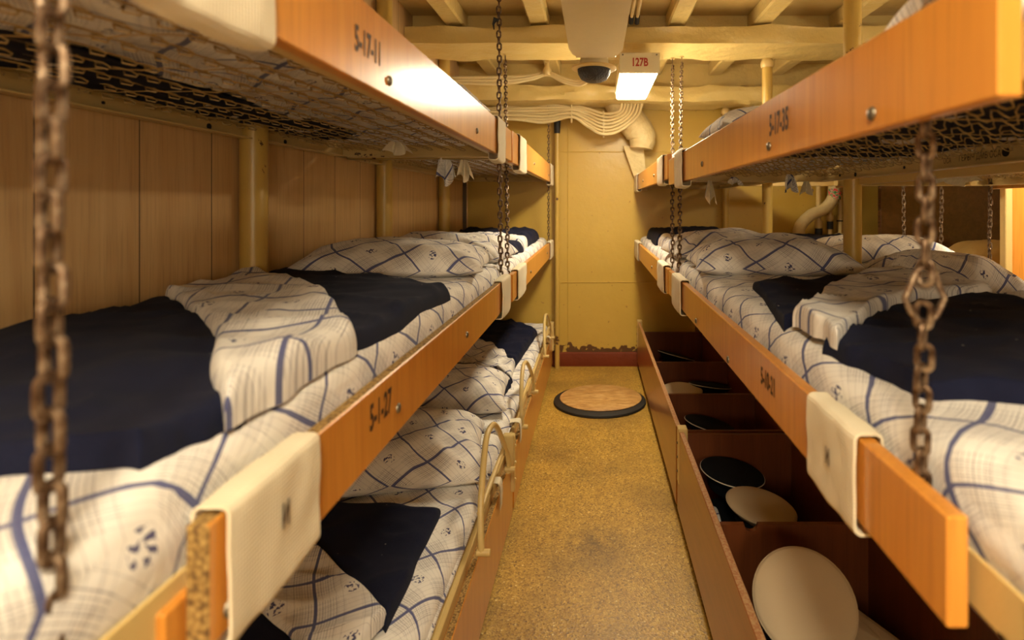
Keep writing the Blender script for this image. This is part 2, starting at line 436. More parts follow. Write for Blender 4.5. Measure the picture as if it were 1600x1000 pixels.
# ------------------------------------------------------------------ chains
link_mesh = {}
def get_link(w, l, r):
    k = (w, l, r)
    if k not in link_mesh:
        g = G(); R = w / 2 - r; s = l / 2 - w / 2; pts = []
        for i in range(9): a = PI * i / 8; pts.append((R * math.cos(a), 0, s + R * math.sin(a)))
        for i in range(9): a = PI + PI * i / 8; pts.append((R * math.cos(a), 0, -s + R * math.sin(a)))
        g.tube(pts, r, 7, closed=True)
        o = make('link', g, 'chain'); link_mesh[k] = o.data; bpy.data.objects.remove(o)
    return link_mesh[k]
def chain(top, bot, label, pitch=.0205, w=.0185, l=.030, r=.0031, shackle=None, hook=False, yaw0=0.0, extra=None):
    top = Vector(top); bot = Vector(bot); d = (bot - top); L = d.length; d.normalize()
    t = thing('chain', bot, label, 'chain', 'chains that hang the bunks')
    q = d.to_track_quat('-Z', 'Y')
    n = int(L / pitch); me = get_link(w, l, r); z0 = 0
    if hook: z0 = 3
    sk = None if shackle is None else int((top.z - shackle) / (L / n))
    for i in range(z0, n + 1):
        if sk is not None and i == sk:
            g = G(); c = top + d * (L * i / n)
            pts = [(.0, 0, .026), (.011, 0, .02), (.014, 0, .008), (.020, 0, -.004), (.012, 0, -.020), (.004, 0, -.027), (-.006, 0, -.025), (-.014, 0, -.016), (-.019, 0, -.004), (-.013, 0, .010), (-.008, 0, .021)]
            g.tube([(c.x + p[0] * .95, c.y + p[1], c.z + p[2]) for p in pts], .0031, 8, closed=True)
            make('shackle', g, 'chain', t); continue
        if sk is not None and abs(i - sk) == 1 and False: continue
        o = bpy.data.objects.new('link', me); C.objects.link(o); o.parent = t
        ang = yaw0 + (PI / 2 if i % 2 else 0) + random.uniform(-.22, .22)
        o.rotation_mode = 'QUATERNION'
        from mathutils import Quaternion
        o.rotation_quaternion = q @ Quaternion((0, 0, 1), ang)
        sway = .0012
        o.location = top + d * (L * i / n) - bot + Vector((random.uniform(-sway, sway), random.uniform(-sway, sway), 0))
    if hook:
        g = G(); p = top; q2 = top + d * (pitch * 3)
        g.tube([p, p + d * (pitch * 1.6), q2 + Vector((.006, 0, .0)), q2 + Vector((.008, 0, .006)), q2 + Vector((-.004, 0, .012))], .003, 8); make('hook', g, 'chain', t)
        g = G(); g.lathe([(.012, 0), (.012, .004), (.004, .006)], 12, (top.x, top.y, top.z - .002)); make('eye_plate', g, 'metal_cream', t)
    if extra:
        g = G(); z = extra; f = (top.z - z) / L; c = top + d * (f * L)
        g.tube([(c.x, c.y - .004, c.z), (c.x - .012, c.y - .006, c.z + .004), (c.x - .018, c.y - .004, c.z - .012), (c.x - .016, c.y - .002, c.z - .03)], [.006, .009, .004, .002], 8)
        make('cord_knot', g, 'black', t)
ZM = H - .262
chain((-.332, .344, H + .62), (-.332, .344, ZM - .10), 'blurred rusty chain at the far left in front of the near bunks', yaw0=.02, pitch=.0222, w=.0185, l=.032)
chain((-.325, 1.90, ZC), (-.327, 1.96, ZM), 'dark chain with a black cord knot, left of the pair between the left bunks', extra=H + .625)
chain((-.460, 2.90, H + .772), (-.330, 2.14, ZM), 'dark chain hooked to the beam, right of the pair between the left bunks', hook=True)
chain((-.31, 3.80, H + .67), (-.313, 3.84, ZM), 'slender chain at the far end of the left bunks by the wall pipe')
chain((.312, .505, H + .75), (.308, .532, ZM), 'rusty near chain with a wide shackle in front of the right navy blanket', yaw0=.55, shackle=H - .088, pitch=.0195)
chain((.412, 2.98, H + .772), (.318, 2.30, ZM), 'left strand of the chain pair hanging at the middle of the right bunks', hook=True)
chain((.455, 2.94, H + .772), (.318, 2.12, ZM), 'right strand of the chain pair hanging at the middle of the right bunks', hook=True)
chain((1.50, 2.74, H + .80), (1.50, 2.73, H - .215), 'thin chain against the brown partition, leftmost of the three beyond the post')
chain((1.50, 2.42, H + .80), (1.50, 2.44, H - .23), 'thin chain half hidden behind the near right chain, middle of three')
chain((1.50, 2.12, H + .80), (1.50, 2.14, H - .24), 'thin chain in front of the camel coloured pillow')

# ------------------------------------------------------------------ beds
def smooth01(t): t = max(0, min(1, t)); return t * t * (3 - 2 * t)
class Bed:
    def __init__(s, x0, x1, y0, y1, zb, zt, seed, r=.036):
        s.x0, s.x1, s.y0, s.y1, s.zb, s.zt, s.seed, s.r = min(x0, x1), max(x0, x1), y0, y1, zb, zt, seed, r
    def h(s, x, y):
        """height of the mattress top"""
        r = s.r; z = s.zt + .007 * fbm(x * 5, y * 4, s.seed, 3)
        for d in (x - s.x0, s.x1 - x, y - s.y0, s.y1 - y):
            if d < r:
                q = max(0.0, min(1, 1 - d / r)); z -= r * .9 * (1 - math.sqrt(max(0, 1 - q * q)))
        return z
    def mattress(s, label, mat='linen', sag=0.0, group=None):
        g = G(); nx, ny = 34, 72
        def ease(i, n):   # denser near the edges
            t = i / (n - 1); return .5 - .5 * math.cos(PI * t) * (1 - .35 * math.sin(PI * t) ** 2)
        W, L = s.x1 - s.x0, s.y1 - s.y0
        def P(i, j):
            x = s.x0 + W * ease(i, nx); y = s.y0 + L * ease(j, ny); z = s.h(x, y)
            wv = .0035 * fbm(x * 14, y * 18, s.seed + 5, 3); return (x, y, z + wv)
        def UV(i, j):
            x, y, z = P(i, j); k = (s.zt - z)
            return (x + (k if x > s.x0 + W / 2 else -k), y + (k if y > s.y0 + L * .9 else (-k if y < s.y0 + L * .1 else 0)))
        g.grid(P, nx, ny, UV)
        def B(i, j):
            x, y, z = P(i, j); e = min(1, min(x - s.x0, s.x1 - x, y - s.y0, s.y1 - y) / .05)
            z = s.zb - sag * (1 + .8 * fbm(x * 9, y * 7, s.seed + 9, 3)) * smooth01(e) + .02 * (1 - smooth01(e)); return (x, y, z)
        g.grid(lambda i, j: B(nx - 1 - i, j), nx, ny, lambda i, j: (-P(nx - 1 - i, j)[0] * 1.0, P(nx - 1 - i, j)[1]))
        # side skirt with its own rows so the print runs on down the side
        ring = [(i, 0) for i in range(nx)] + [(nx - 1, j) for j in range(1, ny)] + [(i, ny - 1) for i in range(nx - 2, -1, -1)] + [(0, j) for j in range(ny - 2, 0, -1)]
        R_ = len(ring); lv = 6
        def SK(k, l):
            i, j = ring[k % R_]; a = P(i, j); b = B(i, j); t = l / (lv - 1)
            bul = .004 * math.sin(PI * t) * (1 + fbm(k * .2, t * 2, s.seed, 2))
            nx_ = (1 if i == nx - 1 else -1 if i == 0 else 0); ny_ = (1 if j == ny - 1 else -1 if j == 0 else 0)
            return (a[0] + nx_ * bul, a[1] + ny_ * bul, a[2] + (b[2] - a[2]) * t)
        def SU(k, l):
            i, j = ring[k % R_]; u, v = UV(i, j); a = P(i, j); d = a[2] - SK(k, l)[2]
            if i == nx - 1: return (u + d, v)
            if i == 0: return (u - d, v)
            return (u, v + (d if j else -d))
        g.grid(SK, R_, lv, SU, closed_u=True)
        o = make('mattress', g, mat, angle=80); return tag(o, label, 'mattress', group)

def cloth(name, bed, near, far, label, mat='navy', th=.012, lift=.004, cat='blanket', seed=0, wr=.004, ns=60, nt_=44, group=None, uvs=1.0, uvr=0.0, hump=None):
    """a folded cloth lying on a bed; near and far are edge polylines in plan"""
    def along(pl, t):
        P = [Vector((a[0], a[1], 0)) for a in pl]
        Q = spline(P, 6) if len(P) > 2 else [P[0].lerp(P[1], k / 6) for k in range(7)]
        f = t * (len(Q) - 1); k = min(int(f), len(Q) - 2); return Q[k].lerp(Q[k + 1], f - k)
    def ez(i, n): t = i / (n - 1); return .5 - .5 * math.cos(PI * t)
    g = G(); cache = {}
    def base(i, j):
        if (i, j) in cache: return cache[i, j]
        sI, tJ = ez(i, ns), ez(j, nt_)
        a, b = along(near, sI), along(far, sI); p = a.lerp(b, tJ)
        # wavy hem
        w = .007 * noise.noise(Vector((sI * 4, tJ * 4, seed * 3.1)))
        p = p + Vector((w, w * 1.2, 0)); cache[i, j] = p; return p
    c0, c1 = base(0, nt_ // 2), base(ns - 1, nt_ // 2); d0, d1 = base(ns // 2, 0), base(ns // 2, nt_ - 1)
    Ls, Lt = (c1 - c0).length, (d1 - d0).length
    def topz(i, j):
        p = base(i, j); d = min(ez(i, ns) * Ls, (1 - ez(i, ns)) * Ls, ez(j, nt_) * Lt, (1 - ez(j, nt_)) * Lt)
        q = min(1, d / (th * .9)); e = math.sqrt(max(0, 1 - (1 - q) ** 2))
        z = bed.h(p.x, p.y) + lift + th * e
        fold = noise.noise(Vector((p.x * 6 + seed, p.y * 9, seed)))
        z += wr * e * (fbm(p.x * 8 + seed, p.y * 10, seed, 2) + 1.5 * (1 - abs(fold)) ** 5)
        if hump: z += hump(p.x, p.y) * e
        return z
    def T(i, j): p = base(i, j); return (p.x, p.y, topz(i, j))
    def Bt(i, j): p = base(i, j); return (p.x, p.y, min(bed.h(p.x, p.y) - .002 + lift * .5, topz(i, j) - .001))
    cr, sr = math.cos(uvr), math.sin(uvr)
    def UV(i, j):
        p = base(i, j); return ((p.x * cr - p.y * sr) * uvs + seed * .31, (p.x * sr + p.y * cr) * uvs + seed * .17)
    g.grid(T, ns, nt_, UV); g.grid(lambda i, j: Bt(i, j), ns, nt_, UV)
    n = ns * nt_
    for j in range(nt_ - 1):
        for i in (0, ns - 1):
            a = j * ns + i; b = (j + 1) * ns + i; g.f.append((a, b, n + b, n + a)); g.mi.append(0)
    for i in range(ns - 1):
        for j in (0, nt_ - 1):
            a = j * ns + i; g.f.append((a, a + 1, n + a + 1, n + a)); g.mi.append(0)
    o = make(name, g, mat, angle=70); return tag(o, label, cat, group)

def pillow(cx, cy, z0, w, d, h, label, rot=0.0, seed=0, mat='linen_b', tilt=0.0, group='pillows on the bunks', name='pillow', uvs=1.0):
    nu, nv = 56, 44; g = G(); cr, sr = math.cos(rot), math.sin(rot)
    def ez(i, n): t = i / (n - 1); return -math.cos(PI * t)
    def f(i, j, top):
        u, v = ez(i, nu), ez(j, nv)
        x = w / 2 * u * (1 - .07 * (1 - v * v)); y = d / 2 * v * (1 - .09 * (1 - u * u))
        e = ((1 - abs(u) ** 2.6) * (1 - abs(v) ** 2.6)); e = max(e, 0) ** .42
        edge = max(abs(u), abs(v))
        # creases that run in from the seam
        ang = math.atan2(v, u)
        cre = noise.noise(Vector((math.cos(ang) * 5 + seed, math.sin(ang) * 5, edge * 1.1 + seed))) * .016 * smooth01((edge - .25) * 1.7) * (1 - edge ** 12)
        wr = .007 * fbm(x * 9 + seed, y * 10, seed, 3) + cre
        zs = h * .22
        z = zs + ((h - zs) * (e * (1 + .18 * noise.noise(Vector((u * 1.3, v * 1.3, seed)))) + (wr / h * 1.2) * min(1, e * 3)) if top else -zs * min(1, e * 1.5))
        z += tilt * x
        return x, y, z
    def P(i, j, top): x, y, z = f(i, j, top); return (cx + x * cr - y * sr, cy + x * sr + y * cr, z0 + z)
    ci, cj = [0], [0]
    for i in range(1, nu): ci.append(ci[-1] + (Vector(P(i, nv // 2, True)) - Vector(P(i - 1, nv // 2, True))).length)
    for j in range(1, nv): cj.append(cj[-1] + (Vector(P(nu // 2, j, True)) - Vector(P(nu // 2, j - 1, True))).length)
    def UV(i, j): return (ci[i] * uvs + seed * .37 + .01 * math.sin(j * .2), cj[j] * uvs + seed * .19)
    g.grid(lambda i, j: P(i, j, True), nu, nv, UV)
    g.grid(lambda i, j: P(i, j, False), nu, nv, UV)
    n = nu * nv
    o = make(name, g, mat, angle=100)
    return tag(o, label, 'pillow', group)

def bunk(label, xf, sgn, y0, y1, z0, z1, width=.60, mat='board', chip_top=False, number=None, num=None, springs=True, bolts=(), cat='bunk', ry0=None, ry1=None, rail_dz=.0, holes=(), name='bunk_berth'):
    """a berth: guard board on the aisle side (sgn = direction from the board into the bed)"""
    t = thing(name, (xf, (y0 + y1) / 2, z0), label, cat, 'hanging bunks')
    xb = xf + sgn * .018
    g = G(); g.box(min(xf, xb), max(xf, xb), y0, y1, z0, z1, r=.0018, tops=1 if chip_top else None)
    if chip_top:   # raw end too
        for k, f in enumerate(g.f):
            ys = [g.v[i][1] for i in f]
            if max(ys) < y0 + .0019 and len(f) == 4: g.mi[k] = 1
    make('guard_board', g, [mat, 'chip'], t, smooth=False)
    # angle iron frame
    ra, rb = (y0 if ry0 is None else ry0) + .004, (y1 if ry1 is None else ry1) - .004
    xi = xf + sgn * .026; xo = xf + sgn * width; zr = z0 + .012 + rail_dz; hh = .045
    g = G(); T_ = .004
    def bx(a, b, *r): g.box(min(a, b), max(a, b), *r, r=.001)
    bx(xi, xi + sgn * T_, ra, rb, zr, zr + hh); bx(xi + sgn * T_, xi + sgn * .03, ra, rb, zr, zr + T_)
    bx(xo, xo - sgn * T_, ra, rb, zr, zr + hh); bx(xo - sgn * T_, xo - sgn * .03, ra, rb, zr, zr + T_)
    for ya in (ra, rb - .03): bx(xi, xo, ya, ya + .03, zr, zr + T_)
    for ya in (ra, rb - T_): bx(xi, xo, ya, ya + T_, zr, zr + hh)
    make('bed_frame', g, 'metal_cream', t, smooth=False)
    for (hy, hz, hr) in holes:
        g = G(); g.tube([(xo - sgn * (T_ + .0002), hy, z0 + hz), (xo - sgn * (T_ + .0025), hy, z0 + hz)], hr, 14); make('frame_hole', g, 'hole', t)
    if springs:
        g = G(); rows = 10; zc = zr + .036
        for k in range(rows):
            xx = xi + (xo - xi) * (k + .5) / rows; pts = []; yy = ra + .01 + (.018 if k % 2 else 0); step = .047
            while yy < rb - .03:
                s_ = random.uniform(.8, 1.15)
                dr = .006 * noise.noise(Vector((xx * 5, yy * 4, z0)))
                pts += [(xx - .011, yy, zc - .004 + dr), (xx + .006, yy + .027 * s_, zc - .007 + dr), (xx + .012, yy + .032 * s_, zc - .012 + dr), (xx + .006, yy + .036 * s_, zc - .014 + dr), (xx - .006, yy + .030 * s_, zc - .012 + dr), (xx - .011, yy + .034 * s_, zc - .005 + dr)]
                yy += step
            g.tube(pts, .0015, 4)
        for yy_ in range(int((rb - ra) / .16)):
            y_ = ra + .04 + yy_ * .16
            g.tube([(xi + (xo - xi) * q / 14, y_ + .008 * math.sin(q * 2.4), zc - .006 - .005 * abs(math.sin(q * 1.7))) for q in range(15)], .0011, 4)
        make('spring_net', g, 'wire', t)
    for (by, bz) in bolts:
        g = G(); n_ = -sgn; g.tube([(xf + n_ * a, by, bz) for a in (0, .001, .003, .0045)], [.0075, .0075, .006, .001], 14); make('bolt', g, 'bolt', t)
    if number:
        y_, z_, s_ = num; right = (0, 1, 0) if sgn < 0 else (0, -1, 0)
        text(number, s_ * 1.12, (xf, y_, z_), right, (0, 0, 1), 'ink', t, 'stencil_number')
    return t

LX, RX, BX = -.295, .285, 1.535
Hd = lambda d: H + d
# upper left
bunk('upper left bunk with orange board stencilled 5-17-11 and glare on it', LX, -1, .34, 2.00, Hd(.155), Hd(.262), number='5-17-11', num=(.735, Hd(.205), .040),
     bolts=((.809, Hd(.178)), (1.41, Hd(.185)), (1.80, Hd(.17))), holes=((.72, .028, .007), (1.02, .03, .003), (1.30, .026, .007), (1.62, .026, .006)), ry0=.28)
bunk('upper left far bunk with short orange board and two towel loops', LX, -1, 2.03, 3.97, Hd(.152), Hd(.268), bolts=((2.75, Hd(.20)), (3.6, Hd(.19))))
# middle left
bunk('middle left bunk with orange board stencilled 5-1-27 and raw chipboard edge', LX, -1, .43, 1.99, Hd(-.342), Hd(-.245), chip_top=True, number='5-1-27', num=(.777, Hd(-.283), .043),
     bolts=((.845, Hd(-.305)), (.455, Hd(-.325)), (1.3, Hd(-.30))), springs=False, ry0=.25)
bunk('middle left far bunk with plain orange board below the far chain', LX, -1, 2.03, 3.97, Hd(-.350), Hd(-.252), bolts=((2.6, Hd(-.31)), (3.5, Hd(-.30))), springs=False)
# upper right
bunk('upper right bunk with orange board stencilled 5-17-35', RX, 1, .397, 2.17, Hd(.076), Hd(.172), number='5-17-35', num=(.872, Hd(.1265), .042),
     bolts=((.578, Hd(.0935)), (.919, Hd(.0955)), (1.49, Hd(.108))), holes=((1.205, .037, .010), (1.60, .03, .004), (.86, .03, .008), (1.90, .026, .007), (2.02, .03, .005)))
bunk('upper right far bunk with short orange board near the end wall', RX, 1, 2.20, 3.97, Hd(.100), Hd(.200), bolts=((2.7, Hd(.14)), (3.3, Hd(.14))))
# middle right
bunk('middle right bunk with orange board stencilled 5-10-21', RX, 1, .455, 2.17, Hd(-.343), Hd(-.252), number='5-10-21', num=(.925, Hd(-.292), .036),
     bolts=((1.577, Hd(-.325)), (1.2, Hd(-.33))), springs=False, ry0=.40)
bunk('middle right far bunk with plain orange board ending at the yellow wall', RX, 1, 2.20, 3.97, Hd(-.350), Hd(-.252), bolts=((2.8, Hd(-.31)),), springs=False)
# second row, back to back
bunk('upper bunk of the second row with patterned linen sagging from it', BX, -1, .45, 2.17, Hd(.060), Hd(.155), mat='board', holes=((1.9, .026, .005),))
bunk('upper far bunk of the second row, seen as a thin orange strip', BX, -1, 2.20, 3.55, Hd(.105), Hd(.20), springs=False)
bunk('middle bunk of the second row whose board top shows at the right edge', BX, -1, .45, 2.10, Hd(-.42), Hd(-.325), springs=False)
bunk('middle far bunk of the second row with orange board end before the camel pillow', BX, -1, 2.13, 3.55, Hd(-.35), Hd(-.25), springs=False)

mb = [o for o in bpy.data.objects if '5-1-27' in o.get('label', '')][0]
g = G(); g.box(-.346, -.315, .412, .470, H - .42, H - .30, r=.002); make('bracket_block', g, 'board', mb, smooth=False)
# graffiti on the rear frame of the upper right bunk (rail faces the aisle)
ub = [o for o in bpy.data.objects if o.get('label', '').startswith('upper right bunk')][0]
text('ГЕРЫЧ ДМБ ОСА', .021, (.885 - .0045, 1.29, Hd(.111)), (0, -1, 0), (0, 0, 1), 'ink', ub, 'handwriting', xs=.8, bold=0)
text('ОСА', .019, (.885 - .0045, 1.405, Hd(.109)), (0, -1, 0), (0, 0, 1), 'ink', ub, 'handwriting', xs=.75, bold=0)

# mattresses
def bed_for(xf, sgn, y0, y1, zb, zt, seed):
    return Bed(xf + sgn * .034, xf + sgn * .592, y0, y1, zb, zt, seed)
BLM1 = bed_for(LX, -1, .26, 2.00, Hd(-.318), Hd(-.206), 1)
BLM2 = bed_for(LX, -1, 2.03, 3.93, Hd(-.325), Hd(-.225), 2)
BLU1 = bed_for(LX, -1, .30, 1.98, Hd(.222), Hd(.285), 3)
BLU2 = bed_for(LX, -1, 2.06, 3.93, Hd(.219), Hd(.285), 4)
BRM1 = bed_for(RX, 1, .345, 2.16, Hd(-.318), Hd(-.215), 5)
BRM2 = bed_for(RX, 1, 2.21, 3.95, Hd(-.325), Hd(-.222), 6)
BRU1 = bed_for(RX, 1, .42, 2.15, Hd(.143), Hd(.200), 7)
BRU2 = bed_for(RX, 1, 2.22, 3.95, Hd(.167), Hd(.225), 8)
BSM1 = bed_for(BX, -1, .48, 2.08, Hd(-.395), Hd(-.29), 9)
BSM2 = bed_for(BX, -1, 2.15, 3.53, Hd(-.325), Hd(-.235), 10)
BSU1 = bed_for(BX, -1, .48, 2.15, Hd(.127), Hd(.19), 11)
for b, l, sag in ((BLM1, 'plaid sheeted mattress of the near middle left bunk', 0), (BLM2, 'plaid sheeted mattress of the far middle left bunk', 0),
    (BLU1, 'mattress seen from below through springs, upper left', .016), (BLU2, 'mattress seen from below on the far upper left bunk', .012),
    (BRM1, 'plaid sheeted mattress of the near middle right bunk', 0), (BRM2, 'plaid sheeted mattress of the far middle right bunk', 0),
    (BRU1, 'mattress seen from below through springs, upper right', .014), (BRU2, 'mattress on the far upper right bunk', .01),
    (BSM1, 'plaid mattress of the second row behind the cream post', 0), (BSM2, 'far mattress of the second row by the brown partition', 0), (BSU1, 'mattress on the upper bunk of the second row', .014)):
    b.mattress(l, sag=sag)

A = lambda *p: [at(a, b, -.200) for a, b in p]
# --- near middle left bunk
cloth('wool_blanket', BLM1, [(-.872, .36), (-.50, .42), (-.352, .435)], [(-.870, 1.16), (-.60, .88), (-.338, .55)], 'large navy blanket at the near end of the left middle bunk', th=.018, seed=1, wr=.006)
cloth('folded_sheet', BLM1, [(-.868, 1.14), (-.60, .865), (-.336, .51)], [(-.868, 1.44), (-.62, 1.22), (-.45, .98), (-.334, .79)], 'plaid sheet turned back between two navy blankets, left middle bunk', 'linen', th=.016, lift=.024, cat='sheet', seed=2, wr=.006, uvr=.5)
cloth('wool_blanket', BLM1, [(-.868, 1.41), (-.62, 1.17), (-.45, .93), (-.340, .77)], [(-.868, 1.64), (-.60, 1.50), (-.338, 1.31)], 'navy blanket beside the plaid pillow, left middle bunk', th=.016, seed=3, wr=.006)
pillow(-.60, 1.745, BLM1.zt - .004, .54, .38, .108, 'plaid pillow on the near middle left bunk', seed=1, rot=.10)
pillow(-.60, 2.27, BLM2.zt - .004, .52, .36, .120, 'plaid pillow just behind the first, left middle bunks', seed=2, rot=-.06)
cloth('wool_blanket', BLM2, [(-.80, 2.60), (-.36, 2.50)], [(-.80, 2.80), (-.345, 2.74)], 'small navy fold behind the left chains', th=.05, seed=4)
cloth('folded_sheet', BLM2, [(-.82, 2.78), (-.35, 2.72)], [(-.84, 3.22), (-.36, 3.06)], 'white plaid fold behind the left chains', 'linen', th=.05, lift=.01, cat='sheet', seed=5, wr=.012)
cloth('wool_blanket', BLM2, [(-.85, 3.18), (-.36, 3.02)], [(-.86, 3.80), (-.36, 3.66)], 'navy blanket at the far end of the left middle bunk', th=.055, seed=6, wr=.012)
# --- near middle right bunk
cloth('wool_blanket', BRM1, [(.335, .99), (.42, 1.05), (.58, 1.30), (.855, 1.50)], [(.40, 1.42), (.56, 1.50), (.845, 1.62)], 'navy blanket beside the plaid pillow, right middle bunk', th=.014, seed=7, wr=.005)
cloth('folded_sheet', BRM1, [(.345, .80), (.45, .93), (.62, 1.12), (.862, 1.22)], [(.336, .955), (.44, 1.10), (.60, 1.36), (.862, 1.62)], 'plaid sheet turned back over navy blanket, right middle bunk', 'linen', th=.012, lift=.030, cat='sheet', seed=8, wr=.006, uvr=.3)
cloth('wool_blanket', BRM1, [(.372, .63), (.50, .585), (.66, .58), (.862, .60)], [(.335, .83), (.45, .95), (.62, 1.13), (.862, 1.24)], 'large navy blanket behind the near right chain', th=.017, seed=9, wr=.006)
pillow(.565, 1.84, BRM1.zt - .004, .50, .34, .118, 'plaid pillow on the near middle right bunk', seed=3, rot=-.08)
pillow(.57, 2.42, BRM2.zt - .004, .52, .34, .120, 'plaid pillow just behind the first, right middle bunks', seed=4, rot=.05)
cloth('folded_sheet', BRM2, [(.34, 2.72), (.80, 2.76)], [(.35, 3.20), (.80, 3.2)], 'white plaid fold behind the right chains', 'linen', th=.045, lift=.01, cat='sheet', seed=10, wr=.01)
cloth('wool_blanket', BRM2, [(.34, 3.1), (.82, 3.12)], [(.35, 3.78), (.82, 3.82)], 'navy blanket at the far end of the right middle bunk', th=.06, seed=11, wr=.01)
# --- second row
pillow(1.13, 1.85, BSM1.zt - .004, .44, .32, .140, 'plaid pillow behind the cream post, second row', seed=5, rot=.18, tilt=-.06)
pillow(1.20, 2.42, BSM2.zt - .004, .54, .36, .110, 'plaid pillow of the second row left of the cream post', seed=6, rot=.1)
cloth('wool_blanket', BSM1, [(.975, 1.50), (1.45, 1.50)], [(.975, 1.66), (1.46, 1.66)], 'thin navy blanket edge under the second row pillow', th=.022, seed=12)
cloth('folded_sheet', BSM1, [(.965, 1.16), (1.46, 1.10)], [(.965, 1.56), (1.46, 1.52)], 'dim plaid sheet fold, second row, beyond the right blanket', 'linen', th=.035, lift=.008, cat='sheet', seed=13, wr=.01)
cloth('wool_blanket', BSM1, [(.97, .60), (1.46, .60)], [(.97, 1.22), (1.46, 1.16)], 'navy blanket of the second row at the right edge', th=.045, seed=14, wr=.008)
cloth('wool_blanket', BSM2, [(1.0, 2.66), (1.46, 2.62)], [(1.0, 3.44), (1.46, 3.44)], 'black navy blanket below the brown partition', th=.05, seed=15, wr=.01)
# uppers : blankets tucked under
def under(bed, x0, x1, y0, y1, z, label, seed, amp=.006):
    g = G(); nu, nv = 18, 60
    P = lambda i, j: (x0 + (x1 - x0) * i / (nu - 1) + .025 * noise.noise(Vector((j * .12, seed, i * .02))), y0 + (y1 - y0) * j / (nv - 1), z + amp * fbm(i * .35, j * .3, seed, 3))
    g.grid(P, nu, nv); g.grid(lambda i, j: tuple(a + b for a, b in zip(P(i, j), (0, 0, .004))), nu, nv)
    o = make('tucked_blanket', g, 'navy', angle=90); tag(o, label, 'blanket')
under(BLU1, -.87, -.68, .32, 1.75, BLU1.zb - .021, 'dark navy blanket tucked under the upper left mattress', 1)
under(BRU1, .36, .80, .44, 1.45, BRU1.zb - .021, 'dark navy blanket tucked under the upper right mattress', 2)
pillow(.56, 1.62, BRU1.zt - .004, .46, .34, .085, 'white pillow edge rising over the upper right board', seed=7)
pillow(-.56, 1.62, BLU1.zt - .004, .46, .34, .075, 'pillow edge peeking over the upper left board', seed=8)
pillow(.53, .50, BRU1.zt - .035, .40, .30, .13, 'blurred white pillow at the near end of the upper right bunk', seed=9, uvs=.6)

# hanging cloth corners
def hanging(name, x, y, ztop, zbot, w, label, mat, seed, cat='cloth', tw=.3):
    g = G(); nu, nv = 22, 26
    def P(i, j):
        t = j / (nv - 1); u = i / (nu - 1) - .5
        ww = w * (.35 + .9 * t - .35 * t * t)
        fold = .014 * math.sin(u * 15 + seed * 2 + t * 2) * (.4 + t)
        drop = (ztop - zbot) * (1 + .22 * math.sin(u * 9 + seed)) * t
        return (x + u * ww + tw * .02 * t, y + fold + .02 * u, ztop - drop)
    UV = lambda i, j: (i / (nu - 1) * w + seed, j / (nv - 1) * (ztop - zbot))
    g.grid(P, nu, nv, UV); g.grid(lambda i, j: tuple(a + b for a, b in zip(P(i, j), (0, .0025, 0))), nu, nv, UV)
    o = make(name, g, mat, angle=90); return tag(o, label, cat)
hanging('sheet_corner', -.545, 2.04, Hd(.175), Hd(.085), .085, 'plaid sheet corner hanging under the upper left bunk', 'linen', 1)
hanging('cloth_corner', -.475, 2.05, Hd(.165), Hd(.095), .055, 'cream cloth corner hanging under the upper left bunk', 'towel', 2)
hanging('cloth_corner', .43, 2.10, Hd(.09), Hd(.015), .055, 'cream cloth corner hanging under the upper right bunk', 'towel', 3)
hanging('sheet_corner', .50, 2.02, Hd(.10), Hd(.075), .06, 'small blue sheet corner right of the hanging cream cloth', 'linen', 4)
hanging('sheet_corner', .64, 1.85, Hd(.10), Hd(.05), .06, 'blue sheet tail hanging near the middle of the upper right bunk', 'linen', 5)
hanging('cloth_corner', .80, 2.13, Hd(.09), Hd(.045), .07, 'cream cloth tip left of the lagged pipe', 'towel', 6)
hanging('cloth_corner', 1.02, 1.60, Hd(.10), Hd(.06), .16, 'cream cloth hanging from the second row above the camel pillow', 'towel', 7)
hanging('cloth_corner', -.60, 1.70, Hd(.19), Hd(.155), .09, 'cream cloth sagging through the springs of the upper left bunk', 'towel', 8)

